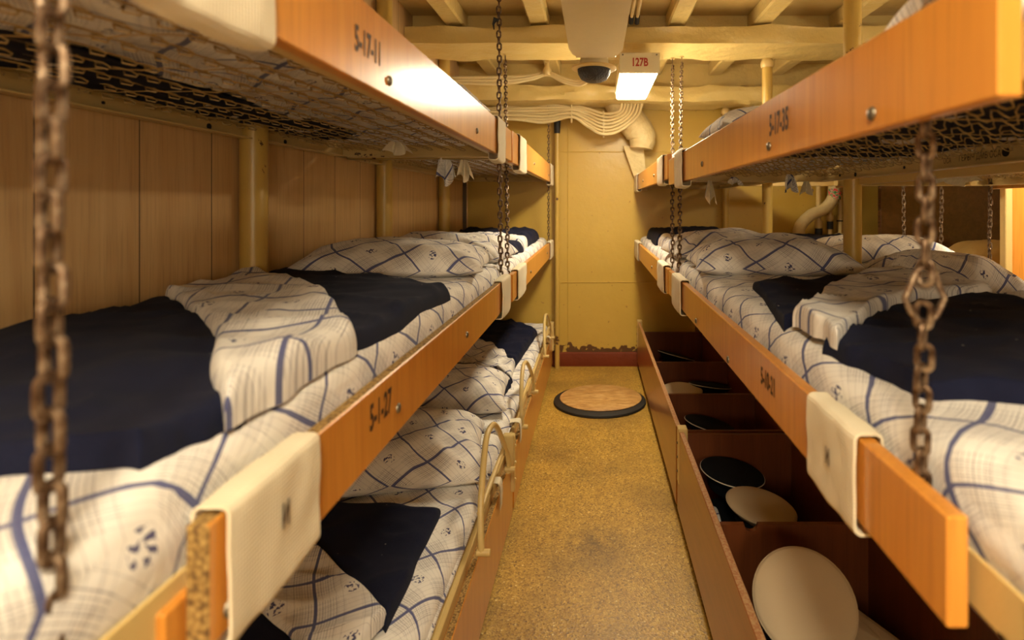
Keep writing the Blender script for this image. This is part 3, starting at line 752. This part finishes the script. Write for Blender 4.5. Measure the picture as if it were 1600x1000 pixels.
# ------------------------------------------------------------------ towels looped over the boards
def towel(xf, sgn, y0, y1, z0, z1, label, stamp=None, sag=.004, off=.0035):
    t = thing('towel', (xf, (y0 + y1) / 2, z0), label, 'towel', 'towels looped over the bunk boards')
    xa, xb = xf - sgn * off, xf + sgn * (.018 + off * .9); th = .0028; loop = []
    zt, zb = z1 + off, z0 - off - sag
    R = .005
    base = [(xa, zb, -1, -1), (xa, zt, -1, 1), (xb, zt, 1, 1), (xb, zb, 1, -1)]
    for (x, z, ax, az) in base:
        for k in range(5):
            a = {(-1, -1): 1.5, (-1, 1): 1.0, (1, 1): .5, (1, -1): 0}[ax, az] * PI - PI / 2 * k / 4
            cx = x - sgn * 0 + (R if (x < (xa + xb) / 2) else -R); cz = z + (R if az < 0 else -R)
            dirx = ax * sgn
            ux = math.cos(a) * sgn; uz = math.sin(a)
            loop.append((cx + R * ux, cz + R * uz, ux, uz))
    # densify straight spans
    L2 = []
    for i in range(len(loop)):
        a, b = loop[i], loop[(i + 1) % len(loop)]
        d = math.hypot(a[0] - b[0], a[1] - b[1]); n = max(1, int(d / .012))
        for k in range(n):
            f = k / n; L2.append(tuple(a[q] + (b[q] - a[q]) * f for q in range(4)))
    n = len(L2); nv = 22; g = G()
    def P(i, j, o):
        x, z, ux, uz = L2[i]; y = y0 + (y1 - y0) * j / (nv - 1)
        w = .0022 * (noise.noise(Vector((z * 25, y * 30, xf * 3))) + .6) + o
        edge = .004 * noise.noise(Vector((z * 18, j > nv / 2, y0)))
        if z < z0: z -= .004 * math.sin(PI * j / (nv - 1))
        return (x + ux * w, y + edge * (1 if j in (0, nv - 1) else .7), z + uz * w)
    g.grid(lambda i, j: P(i, j, th), n, nv, closed_u=True)
    g.grid(lambda i, j: P(i, j, 0), n, nv, closed_u=True)
    N2 = n * nv
    for i in range(n):
        for j in (0, nv - 1):
            a = j * n + i; b = j * n + (i + 1) % n; g.f.append((a, b, N2 + b, N2 + a)); g.mi.append(0)
    make('cloth_band', g, 'towel', t, angle=60)
    if stamp:
        right = (0, 1, 0) if sgn < 0 else (0, -1, 0)
        text(stamp[0], stamp[1], (xa - sgn * (th + .0035), stamp[2], stamp[3]), right, (0, 0, 1), 'ink', t, 'ink_stamp', xs=.6, bold=.03)
towel(LX, -1, .445, .590, Hd(-.342), Hd(-.245), 'large cream towel over the near end of the left middle board', ('И', .030, .520, Hd(-.287)))
towel(LX, -1, 1.77, 1.93, Hd(-.342), Hd(-.245), 'cream towel loop left of the board joint, left middle bunks', sag=.012)
towel(LX, -1, 2.14, 2.38, Hd(-.350), Hd(-.252), 'cream towel loop right of the board joint, left middle bunks', sag=.006)
towel(LX, -1, 3.70, 3.95, Hd(-.350), Hd(-.252), 'narrow cream towel loop at the end wall, left middle bunk')
towel(LX, -1, .362, .508, Hd(.155), Hd(.262), 'blurred cream towel over the near end of the upper left board', sag=.008)
towel(LX, -1, 1.69, 1.82, Hd(.155), Hd(.262), 'cream towel loop at the end of the board stencilled 5-17-11', sag=.014)
towel(LX, -1, 2.18, 2.38, Hd(.152), Hd(.268), 'cream towel loop on the far upper left board beside the chains', sag=.014)
towel(LX, -1, 3.72, 3.95, Hd(.152), Hd(.268), 'cream towel loop at the far tip of the upper left board', sag=.012)
towel(RX, 1, .603, .735, Hd(-.343), Hd(-.252), 'cream towel with a black stamp over the board stencilled 5-10-21', ('И', .026, .665, Hd(-.298)))
towel(RX, 1, 1.83, 2.03, Hd(-.343), Hd(-.252), 'cream towel loop before the board joint, right middle bunks', sag=.01)
towel(RX, 1, 2.28, 2.50, Hd(-.350), Hd(-.252), 'cream towel loop behind the board joint, right middle bunks')
towel(RX, 1, 3.62, 3.94, Hd(-.350), Hd(-.252), 'narrow cream towel loop at the end wall, right middle bunk')
towel(RX, 1, 1.80, 1.96, Hd(.076), Hd(.172), 'cream towel loop on the board stencilled 5-17-35', sag=.01)
towel(RX, 1, 2.32, 2.50, Hd(.100), Hd(.200), 'cream towel loop on the far upper right board', sag=.008)
towel(RX, 1, 3.70, 3.95, Hd(.100), Hd(.200), 'cream towel loop at the far tip of the upper right board')

# ------------------------------------------------------------------ lower left bunks with bent tube guards
def low_bunk(label, y0, y1, guards, seed):
    t = thing('lower_bunk', (LX, (y0 + y1) / 2, 0), label, 'bunk')
    g = G(); g.box(LX - .018, LX, y0, y1, .035, .245, r=.002, tops=1); make('guard_board', g, ['board', 'chip'], t, smooth=False)
    g = G(); g.box(LX - .026 - .004, LX - .019, y0 + .003, y1 - .003, .20, .272, r=.002); g.box(LX - .060, LX - .028, y0 + .003, y1 - .003, .262, .272, r=.002)
    g.box(-.892, -.888, y0, y1, .2, .262, r=.001)
    for ya in (y0 + .002, y1 - .05): g.box(-.888, LX - .03, ya, ya + .045, .20, .262, r=.002)
    make('bed_frame', g, 'metal_cream', t, smooth=False)
    for xx in (-.875, LX - .045):
        for ya in (y0 + .04, y1 - .04):
            g = G(); g.box(xx - .016, xx + .016, ya - .016, ya + .016, 0, .2, r=.002); make('leg', g, 'metal_cream', t, smooth=False)
    xr = LX + .008
    for (a, b, hh) in guards:
        L = b - a
        g = G(); pts = spline([(xr, a, .262), (xr - .004, a + .01, .31), (xr - .010, a + L * .10, .38), (xr - .016, a + L * .30, .262 + hh * .93), (xr - .016, a + L * .45, .262 + hh), (xr - .012, a + L * .62, .262 + hh * .90), (xr - .006, b - L * .10, .36), (xr, b, .29), (xr, b, .25)], 6)
        g.tube(pts, .0085, 10); gr = make('guard_rail', g, 'metal_cream', t)
        g = G(); g.tube([(xr - .012, a + L * .07, .345), (xr - .012, b - L * .06, .345)], .0075, 8); make('cross_bar', g, 'metal_cream', gr)
        for q in (a, b):
            g = G(); g.tube([(xr - .012, q, .262), (xr + .022, q, .262)], .009, 12); make('pivot_bolt', g, 'metal_cream', gr)
    g = G(); g.box(LX - .03, LX + .012, y1 - .045, y1 - .012, .13, .33, r=.004); make('corner_bracket', g, 'metal_cream', t, smooth=False)
    for z in (.17, .23, .29):
        g = G(); g.tube([(LX + .012, y1 - .028, z), (LX + .017, y1 - .028, z)], [.006, .004], 10); make('bolt', g, 'metal_cream', t)
low_bunk('lower left bunk with orange board and bent cream tube guard', .75, 2.03, [(1.43, 1.88, .235)], 1)
low_bunk('far lower left bunk with two bent cream tube guards', 2.06, 3.95, [(2.24, 2.66, .20), (3.28, 3.74, .20)], 2)
BLL1 = Bed(LX - .032, -.885, .78, 2.02, .264, .335, 21, .04); BLL2 = Bed(LX - .032, -.885, 2.08, 3.93, .264, .325, 22, .04)
BLL1.mattress('plaid sheeted mattress of the near lower left bunk'); BLL2.mattress('plaid sheeted mattress of the far lower left bunk')
pillow(-.60, 1.75, BLL1.zt - .004, .52, .42, .150, 'plaid pillow on the near lower left bunk', seed=11, rot=.22, mat='linen_b')
pillow(-.61, 2.34, BLL2.zt - .004, .50, .40, .140, 'plaid pillow on the far lower left bunk', seed=12, rot=.12, mat='linen_b')
cloth('wool_blanket', BLL1, [(-.84, 1.42), (-.68, 1.30), (-.50, 1.15), (-.393, 1.065)], [(-.86, 1.56), (-.68, 1.51), (-.405, 1.475)], 'navy blanket on the near lower left bunk', th=.02, seed=16, wr=.006)
cloth('folded_sheet', BLL1, [(-.86, 1.20), (-.68, 1.10), (-.52, .99), (-.43, .92)], [(-.86, 1.44), (-.68, 1.32), (-.50, 1.17), (-.40, 1.08)], 'plaid sheet folded over at the bottom edge, lower left bunk', 'linen', th=.016, lift=.024, cat='sheet', seed=17, wr=.006, uvr=.4)
cloth('wool_blanket', BLL1, [(-.87, .82), (-.62, .80), (-.50, .80)], [(-.87, 1.22), (-.68, 1.12), (-.53, 1.0)], 'navy blanket below the cream towel at the bottom edge', th=.026, seed=18)
cloth('wool_blanket', BLL2, [(-.84, 2.62), (-.60, 2.56), (-.385, 2.42)], [(-.84, 2.86), (-.60, 2.80), (-.375, 2.58)], 'navy blanket strip beyond the far lower left pillow', th=.03, seed=19)
cloth('folded_sheet', BLL2, [(-.84, 2.84), (-.60, 2.78), (-.385, 2.60)], [(-.84, 3.30), (-.60, 3.20), (-.40, 2.84)], 'plaid sheet fold between navy pieces, far lower left bunk', 'linen_b', th=.028, lift=.008, cat='sheet', seed=20, wr=.012)
cloth('wool_blanket', BLL2, [(-.84, 3.26), (-.60, 3.16), (-.40, 2.80)], [(-.84, 3.85), (-.56, 3.80), (-.36, 3.55)], 'navy blanket at the foot of the far lower left bunk', th=.035, seed=21, wr=.012)
# small cloth tied on the guard rails
for y, z, s, l in ((1.72, .30, 0, 'white cloth strip hanging over the near lower left rail'), (3.62, .30, 1, 'white cloth scrap on the farthest tube guard'), (2.18, .31, 2, 'white cloth end tucked by the second tube guard')):
    g = G(); xs_ = LX + .003
    Q = spline([(xs_ - .045, z - .012), (xs_ - .02, z - .006), (xs_ + .001, z - .01), (xs_ + .005, z - .05), (xs_ + .004, z - .09)], 5)
    g.grid(lambda i, j: (Q[j][0], y + i * .006 + .003 * noise.noise(Vector((j * .3, i, s))), Q[j][1]), 8, len(Q))
    g.grid(lambda i, j: (Q[j][0] - .002, y + i * .006, Q[j][1] - .002), 8, len(Q))
    tag(make('cloth_strip', g, 'towel', angle=90), l, 'cloth')

# ------------------------------------------------------------------ open lockers under the right bunks
def locker(label, y0, y1, zt, divs, xf=.298):
    t = thing('bunk_locker', (xf, (y0 + y1) / 2, 0), label, 'locker', None)
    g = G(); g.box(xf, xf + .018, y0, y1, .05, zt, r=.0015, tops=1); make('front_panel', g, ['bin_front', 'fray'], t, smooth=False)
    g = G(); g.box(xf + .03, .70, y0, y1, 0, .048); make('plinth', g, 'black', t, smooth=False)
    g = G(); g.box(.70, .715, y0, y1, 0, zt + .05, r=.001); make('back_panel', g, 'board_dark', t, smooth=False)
    for k, y in enumerate(divs):
        g = G(); zd = zt - .018
        pr = [(xf + .018, .048), (.70, .048), (.70, zd)]
        cx = xf + .018 + .085
        if y < 1.5:
            pr += [(cx + .018, zd)] + [(cx + .018 * math.cos(a), zd - .018 * math.sin(a)) for a in [PI * q / 8 for q in range(1, 8)]] + [(cx - .018, zd)]
        pr += [(xf + .018, zd)]
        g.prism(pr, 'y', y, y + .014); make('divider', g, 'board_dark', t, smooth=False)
    g = G(); g.box(xf - .003, xf + .03, y1 - .05, y1 - .01, .16, zt + .012, r=.003); b = make('corner_bracket', g, 'metal_cream', t, smooth=False)
    for z in (.20, .25, .30):
        g = G(); g.tube([(xf - .003, y1 - .03, z), (xf - .007, y1 - .03, z)], [.005, .003], 10); make('screw', g, 'bolt', b)
locker('near open locker with caps inside under the right bunks', .42, 2.03, .345, (.44, 1.44, 2.005))
locker('far open locker with caps inside reaching the end wall', 2.06, 3.93, .335, (2.06, 2.46, 2.96, 3.66))

def lump(name, cx, cy, z0, w, d, h, label, mat, rot=0, seed=0, cat='clothing', p=.35):
    g = G(); nu, nv = 30, 18; cr, sr = math.cos(rot), math.sin(rot)
    def sg(v, e): return math.copysign(abs(v) ** e, v)
    def P(i, j):
        a = 2 * PI * i / nu; b = -PI / 2 + PI * j / (nv - 1)
        x = w / 2 * sg(math.cos(b), p) * sg(math.cos(a), p); y = d / 2 * sg(math.cos(b), p) * sg(math.sin(a), p); z = h / 2 + h / 2 * sg(math.sin(b), p)
        k = fbm(x * 12 + seed, y * 12, z * 20, 3); z = z + .010 * k * (z > h * .4); x *= 1 + .06 * k
        return (cx + x * cr - y * sr, cy + x * sr + y * cr, z0 + max(0, z))
    g.grid(P, nu, nv, closed_u=True); return tag(make(name, g, mat, angle=70), label, cat)

def cap(loc, rot, label, white=True, s=1.0, visor=True):
    t = thing('peaked_cap', loc, label, 'cap', None); t['_local'] = 1
    t.rotation_euler = rot
    g = G(); pr = [(.088, .035), (.096, .040), (.122, .062), (.130, .070), (.132, .074), (.130, .079), (.122, .083), (.09, .086), (.05, .0845), (.012, .084)]
    g.lathe([(r * s, z * s) for r, z in pr], 48, sy=1.08); make('crown', g, 'cap_white' if white else 'black_cloth', t, angle=60)
    g = G(); g.tube([(math.cos(2 * PI * k / 48) * .1315 * s, math.sin(2 * PI * k / 48) * .1315 * 1.08 * s, .075 * s) for k in range(48)], .0022 * s, 6, closed=True)
    make('piping', g, 'cap_white' if white else 'piping', t)
    g = G(); g.lathe([(.086 * s, 0), (.089 * s, .003), (.089 * s, .036 * s), (.085 * s, .038 * s)], 40, sy=1.12); make('band', g, 'black_cloth', t)
    if visor:
        g = G(); nu, nv = 20, 6
        def P(i, j, o=0):
            a = -PI / 2 - .95 + 1.9 * i / (nu - 1); e = j / (nv - 1); ext = .048 * math.sin(PI * i / (nu - 1)) ** .6 * e
            return (math.cos(a) * (.088 + ext) * s, math.sin(a) * (.098 + ext) * s, (.006 - .022 * e * math.sin(PI * i / (nu - 1)) + o) * s)
        g.grid(lambda i, j: P(i, j), nu, nv); g.grid(lambda i, j: P(i, j, -.003), nu, nv); make('visor', g, 'patent', t)
    g = G(); g.lathe([(.0055, 0), (.0055, .003), (.002, .005)], 10, (0, 0, 0)); 
    b = make('cockade', g, 'bolt', t); b.location = (0, -.1 * s, .02 * s); b.rotation_euler = (PI / 2, 0, 0)
    return t
# near locker contents (bins, near to far)
lump('folded_uniform', .52, 1.20, .05, .34, .40, .09, 'black uniform under the large cream cap', 'black_cloth', .1, 1)
cap((.452, 1.20, .275), (.44, -.42, .15), 'large cream cap standing tilted in the nearest locker bin', True, .76, visor=False)
cap((.440, 1.16, .150), (.05, -.05, -.6), 'black cap rim beside the large cream cap', False, .80)
lump('folded_shirt', .60, 1.16, .20, .10, .34, .035, 'cream folded cloth beside the large cream cap', 'cap_white', .45, 2)
lump('folded_uniform', .50, 1.72, .05, .34, .46, .10, 'black uniform under the two caps of the second bin', 'black_cloth', 0, 3)
cap((.492, 1.69, .185), (.06, .10, .3), 'cream cap lying in front of the black cap, second bin', True, .76)
cap((.455, 1.89, .190), (.04, .10, .4), 'black cap with white piping, second bin', False, .78)
lump('folded_shirt', .365, 1.66, .13, .030, .30, .06, 'white and navy striped cloth at the side of the second bin', 'linen', -.1, 4)
lump('folded_shirt', .59, 1.76, .13, .06, .22, .03, 'cream folded cloth under the caps of the second bin', 'cap_white', -.35, 5)
# far locker contents
lump('folded_uniform', .50, 2.27, .05, .34, .30, .12, 'black uniform in the third bin', 'black_cloth', 0, 6)
cap((.46, 2.30, .19), (-.05, .22, .2), 'black cap with ribbon in the third bin', False, .78)
lump('folded_shirt', .48, 2.17, .19, .22, .05, .04, 'crumpled cream cloth in the third bin', 'cap_white', .1, 7)
lump('folded_uniform', .50, 2.72, .05, .34, .40, .11, 'black uniform in the fourth bin', 'black_cloth', 0, 8)
cap((.425, 2.74, .19), (.02, .0, .1), 'cream cap in the fourth bin from the viewer', True, .74)
cap((.57, 2.80, .19), (-.05, .2, .8), 'black cap behind the cream cap, fourth bin', False, .74)
lump('folded_shirt', .59, 2.56, .17, .12, .08, .04, 'cream cloth right of the cream cap, fourth bin', 'cap_white', .1, 9)
lump('folded_uniform', .50, 3.32, .05, .34, .50, .11, 'black uniform in the farthest bin', 'black_cloth', 0, 10)
cap((.47, 3.34, .19), (-.10, .30, .3), 'black cap leaning in the farthest bin', False, .82)
lump('folded_shirt', .53, 3.15, .19, .14, .08, .05, 'grey cloth beside the cap in the farthest bin', 'cap_white', .4, 11)

# ------------------------------------------------------------------ mat on the deck
t = thing('round_mat', (.03, 3.27, 0), 'round tan mat with dark rubber rim on the pebble floor', 'mat')
g = G(); g.lathe([(.262, 0), (.268, .004), (.266, .014), (.255, .018), (.1, .018)], 64, (.03, 3.27, 0), 1, .97); make('rubber_rim', g, 'black', t)
g = G(); g.lathe([(.236, .018), (.238, .022), (.232, .026), (.1, .0265)], 64, (.036, 3.29, 0), 1, .93); make('mat_top', g, 'mat_top', t)

# ------------------------------------------------------------------ ceiling things
def fixture(x0, x1, y0, y1, zb, zt, label, number=None):
    t = thing('ceiling_light', ((x0 + x1) / 2, (y0 + y1) / 2, zt), label, 'lamp')
    g = G(); g.box(x0, x1, y0, y1, zb + .012, zt, r=.006); make('housing', g, 'lamp_body', t, smooth=False)
    g = G(); g.box(x0 + .006, x1 - .006, y0 + .012, y1 - .006, zb - .012, zb + .014, r=.008); make('diffuser', g, 'glow', t, smooth=False)
    for yy in (y0 + .30, y1 - .06):
        for xx in (x0 + .06, x1 - .06):
            g = G(); g.tube([(xx, yy, zt), (xx, yy, ZC)], .006, 8); make('hanger', g, 'metal_cream', t)
    g = G(); g.box(x0 - .003, x1 + .003, y0 - .006, y0, zb - .006, zt + .006, r=.002); pl = make('number_plate', g, 'lamp_body', t, smooth=False)
    for xx in (x0 + .012, x1 - .012):
        g = G(); g.tube([(xx, y0 - .006, zt - .004), (xx, y0 - .009, zt - .004)], .004, 8); make('screw', g, 'bolt', pl)
    if number: text(number, .052, ((x0 + x1) / 2, y0 - .0065, (zb + zt) / 2 + .002), (1, 0, 0), (0, 0, 1), 'redink', pl, 'painted_number', xs=.72, bold=.03)
fixture(.118, .298, 2.60, 3.22, H + .612, H + .695, 'glowing ceiling light with end plate reading 127B in red', '127B')
fixture(-.09, .09, -.62, .02, H + .612, H + .695, 'unseen ceiling light above the aisle behind the viewer')  # not seen; added to reach the brightness around the near bunks
fixture(1.78, 1.96, 1.5, 2.12, H + .612, H + .695, 'unseen ceiling light over the second aisle')  # not seen; added for the light falling on the end wall's right part

# unseen fill lamp, added behind the viewer to brighten the dark bunks
t = thing('fill_lamp', (0, YB + .03, H + .05), 'unseen fill lamp added on the wall behind the viewer', 'lamp')
g = G(); g.box(-.06, .60, YB, YB + .05, H - .12, H + .22, r=.008); make('housing', g, 'lamp_body', t, smooth=False)
g = G(); g.box(-.04, .58, YB + .045, YB + .075, H - .10, H + .20, r=.012); make('diffuser', g, 'fill_glow', t, smooth=False)

# central duct and loudspeaker
t = thing('ventilation_duct', (0, 1.6, H + .62), 'cream box duct running along the ceiling above the aisle', 'duct')
g = G(); x0, x1 = -.098, .108
pl = [(x0, .9), (x1, .9), (x1, 2.16), (x1 - .02, 2.24), (x1 - .05, 2.27), (x0 + .04, 2.27), (x0 + .012, 2.22), (x0, 2.14)]
g.prism(pl, 'z', H + .592, H + .76); make('duct_box', g, 'lamp_body', t, smooth=False)
for yy in (1.0,):
    g = G(); g.box(x0 - .01, x1 + .01, yy, yy + .03, H + .585, H + .77, r=.003); g.box(x0 - .01, x0, yy, yy + .03, H + .7, ZC); g.box(x1, x1 + .01, yy, yy + .03, H + .7, ZC); 
    make('hanger_strap', g, 'metal_cream', t, smooth=False)
g = G(); g.box(x0 + .02, x1 - .02, 2.27, 2.30, H + .60, H + .70, r=.004); make('end_flange', g, 'lamp_body', t, smooth=False)
t = thing('ceiling_loudspeaker', (-.002, 2.37, H + .70), 'round cream loudspeaker with black mesh at the duct end', 'speaker')
o_ = (-.002, 2.37, H)
g = G(); g.lathe([(.052, .70), (.055, .64), (.062, .588), (.064, .575)], 36, o_); make('housing', g, 'lamp_body', t)
g = G(); g.lathe([(.088, .568), (.094, .571), (.094, .577), (.086, .581), (.06, .583)], 40, o_); make('rim', g, 'metal_cream', t)
g = G(); g.lathe([(.070, .568), (.067, .548), (.055, .528), (.035, .518), (.01, .516)], 36, o_); make('mesh_cover', g, 'mesh', t)
g = G(); g.tube([(-.002, 2.37, H + .70), (-.002, 2.37, ZC)], .012, 10); make('stem', g, 'metal_cream', t)

def PX(px, py, Y): return ((px - 929) * Y / F, Y, H - (py - 320) * Y / F)
# cable bundle below the far beam
t = thing('cable_bundle', PX(940, 180, 3.80), 'bundle of cream cables sagging beneath the far beam', 'cables')
for q_ in range(7):
    i = q_ * 8 / 6
    pts = [PX(700, 174 + 1.6 * i, 3.80 - .012 * (i % 3)), PX(800, 167 + 2.4 * i, 3.80 - .016 * (i % 3)), PX(850, 164 + 3.4 * i, 3.80 - .014 * (i % 2)), PX(893, 165 + 2.2 * i, 3.80 - .016 * (i % 3)),
           PX(918, 170 + 3.4 * i, 3.79 - .01 * (i % 2)), PX(940, 177 + 4.0 * i, 3.78 - .012 * (i % 3)), PX(958 + 1.2 * i, 177 + 3.4 * i, 3.78), PX(970 + 3.3 * i, 170 + 1.3 * i, 3.78), PX(972 + 4.3 * i, 146, 3.79)]
    g = G(); g.tube(spline(pts, 8), .0088 if q_ % 3 else .0100, 8); make('cable', g, 'cable', t)
for (px, py, w_) in ((893, 174, 34), (943, 194, 40)):
    g = G(); c = PX(px, py, 3.79); g.tube([(c[0] + .010 * math.sin(a) * 0, c[1] + .03 * math.cos(a), c[2] + w_ / 2 * 3.79 / F * math.sin(a)) for a in [2 * PI * q / 20 for q in range(20)]], .006, 6, closed=True); make('cable_tie', g, 'cable', t)
# wavy conduit at the beam
t = thing('ceiling_conduit', PX(800, 118, 3.40), 'pair of cream conduits running to the loudspeaker junction', 'pipe')
for i in range(3):
    pts = [PX(560, 122 + 5 * i, 3.40), PX(680, 121 + 4 * i, 3.40), PX(780, 121 + 5 * i, 3.40), PX(830, 118 + 3 * i, 3.38), PX(856, 113 + 2 * i, 3.35), PX(880, 122 + 3 * i, 3.30), PX(905, 127 + 3 * i, 3.25), PX(925, 118 + 3 * i, 3.15)]
    g = G(); g.tube(spline(pts, 8), .009 + .002 * (i == 1), 8); make('conduit', g, 'cable', t)
g = G(); c = PX(855, 112, 3.34); g.lathe([(.022, 0), (.026, .012), (.026, .03), (.012, .05), (.012, .11)], 16, (c[0], c[1], c[2] - .02)); make('junction', g, 'metal_cream', t)
g = G(); g.box(c[0] - .012, c[0] + .012, c[1] - .02, c[1] + .02, c[2] + .05, ZC); make('junction_bracket', g, 'metal_cream', t, smooth=False)
# lagged elbow behind the right bunks
t = thing('lagged_duct', PX(1000, 200, 3.88), 'fat cream lagged pipe elbow beside the cable bundle', 'pipe')
g = G(); pts = spline([PX(955, 150, 3.90), PX(972, 172, 3.90), PX(992, 196, 3.89), PX(1003, 214, 3.88), PX(1002, 232, 3.88)], 8)
g.tube(pts, [.080 + .022 * math.sin(PI * k / (len(pts) - 1)) + .008 * noise.noise(Vector((k * .6, 0, 0))) for k in range(len(pts))], 22); make('elbow', g, 'insul', t)
g = G(); a, b = PX(985, 228, 3.90), PX(1003, 286, 3.93)
vs = [(a[0] - .05, 3.90, a[2]), (a[0] + .09, 3.90, a[2]), (b[0] + .04, 3.95, b[2] - .05), (b[0] - .02, 3.95, b[2] - .05)]
vs += [(v[0], v[1] + .045, v[2]) for v in vs]
g.add(vs, [(0, 1, 2, 3), (7, 6, 5, 4), (0, 4, 5, 1), (1, 5, 6, 2), (2, 6, 7, 3), (3, 7, 4, 0)]); make('strut', g, 'insul', t, smooth=False)
# vertical pipe
t = thing('wall_pipe', (-.262, 3.94, 0), 'thin cream vertical pipe on the end wall left of the bare panel', 'pipe')
g = G(); g.tube([(-.262, 3.945, 0), (-.262, 3.945, H + .50)], .017, 14); make('shaft', g, 'post', t)
g = G(); g.tube([(-.262, 3.945, H + .50), (-.262, 3.945, H + .585), (-.256, 3.945, H + .64)], [.021, .024, .02], 12); make('black_coupling', g, 'black', t)
# S bend pipe and small pipes
t = thing('lagged_pipe', PX(1245, 385, 3.88), 'lagged S-bend pipe with a red flowered rag at its top', 'pipe')
g = G(); pts = spline([(PX(1248, 470, 3.88)[0], 3.88, 0), PX(1248, 470, 3.88), PX(1248, 400, 3.88), PX(1249, 358, 3.88), PX(1266, 337, 3.88), PX(1290, 325, 3.88), PX(1303, 305, 3.88), PX(1306, 270, 3.88), PX(1306, 235, 3.90)], 8)
g.tube(pts, [.040 + .003 * noise.noise(Vector((k * .8, 1, 0))) for k in range(len(pts))], 16); make('lagging', g, 'insul', t)
g = G(); g.tube([PX(1303, 311, 3.88), PX(1304.5, 300, 3.88), PX(1306, 297, 3.88)], [.044, .047, .045], 16); make('flowered_rag', g, 'rag', t)
for px, l, r in ((1279, 'slim cream pipe with black joints behind the S-bend', .017), (1297, 'slim cream pipe with a ring clamp right of the S-bend', .014), (1313, 'rightmost slim cream pipe with valve left of the post', .015)):
    t = thing('valve_pipe', PX(px, 380, 3.93), l, 'pipe')
    a = (PX(px, 500, 3.94)[0], 3.94, 0); b = PX(px, 250, 3.94)
    g = G(); g.tube([a, b], r, 12); make('shaft', g, 'metal_cream', t)
    for (p0, p1, rr, mt) in {1279: ((322, 330, 1.3, 'black'), (345, 356, 1.5, 'metal_cream'), (357, 380, 1.45, 'black')), 1297: ((336, 344, 1.7, 'metal_cream'), (346, 358, 1.5, 'black')), 1313: ((336, 344, 1.4, 'metal_cream'), (344, 346, 1.7, 'black'), (364, 372, 1.8, 'metal_cream'))}[px]:
        g = G(); g.tube([PX(px, p0, 3.94), PX(px, p1, 3.94)], r * rr, 12); make('joint', g, mt, t)
    if px == 1313:
        g = G(); c = PX(px, 368, 3.92); g.tube([(c[0] - .04, c[1], c[2]), (c[0] + .04, c[1], c[2])], .014, 10); v_ = make('valve', g, 'metal_cream', t)
        for sx in (-.032, .032):
            g = G(); g.tube([(c[0] + sx, c[1], c[2] - .01), (c[0] + sx, c[1], c[2] - .08)], .010, 8); make('valve_handle', g, 'black', v_)
# two thin ceiling pipes right of the duct
t = thing('ceiling_pipes', PX(993, 20, 2.5), 'two thin cream pipes with black ends right of the duct', 'pipe')
for px in (987, 996):
    g = G(); g.tube([PX(px + 12, -60, 2.0), PX(px + 5, 0, 2.4), PX(px, 26, 2.62)], .008, 8); make('pipe', g, 'cable', t)
    g = G(); g.tube([PX(px, 25, 2.62), PX(px - 1, 36, 2.66)], .012, 10); make('black_ferrule', g, 'black', t)
# locker and row three
t = thing('partition_panel', (2.0, 2.36, 0), 'tall orange panel with cream metal edge post at the right edge', 'panel')
g = G(); g.box(1.738, 2.25, 2.35, 2.372, .02, H + .6, r=.002); make('laminate_board', g, 'board', t, smooth=False)
g = G(); g.box(1.708, 1.738, 2.34, 2.376, 0, H + .62, r=.003); make('edge_post', g, 'metal_cream', t, smooth=False)
g = G(); g.box(1.738, 2.25, 2.345, 2.378, 0, .02, r=.002); make('floor_rail', g, 'metal_cream', t, smooth=False)

bunk('bunk of the third row holding the camel pillow', 1.98, 1, 2.85, 3.58, Hd(-.46), Hd(-.36), springs=False)
BT = Bed(2.02, 2.57, 2.88, 3.56, Hd(-.43), Hd(-.33), 31); BT.mattress('mattress under the camel pillow in the third row')
pillow(2.27, 3.16, BT.zt - .004, .50, .36, .135, 'camel coloured pillow beyond the second row', seed=14, mat='camel')

# ------------------------------------------------------------------ camera, world, view
cam = bpy.data.cameras.new('camera'); co = bpy.data.objects.new('camera', cam); C.objects.link(co)
co.location = (0, 0, H); co.rotation_euler = (PI / 2, 0, 0)
cam.sensor_width = 36; cam.lens = 36 * F / 1600; cam.clip_start = .02
cam.shift_x = -129 / 1600; cam.shift_y = -180 / 1600
cam.dof.use_dof = True; cam.dof.focus_distance = 1.9; cam.dof.aperture_fstop = 3.4
S.camera = co
w = bpy.data.worlds.new('world'); S.world = w; w.use_nodes = True
w.node_tree.nodes['Background'].inputs[0].default_value = (.9, .7, .45, 1); w.node_tree.nodes['Background'].inputs[1].default_value = .02
S.view_settings.view_transform = 'Standard'; S.view_settings.look = 'None'; S.view_settings.gamma = 1
S.view_settings.use_curve_mapping = False; S.view_settings.exposure = 1.3
for o in bpy.data.objects:
    if '_local' in o: del o['_local']
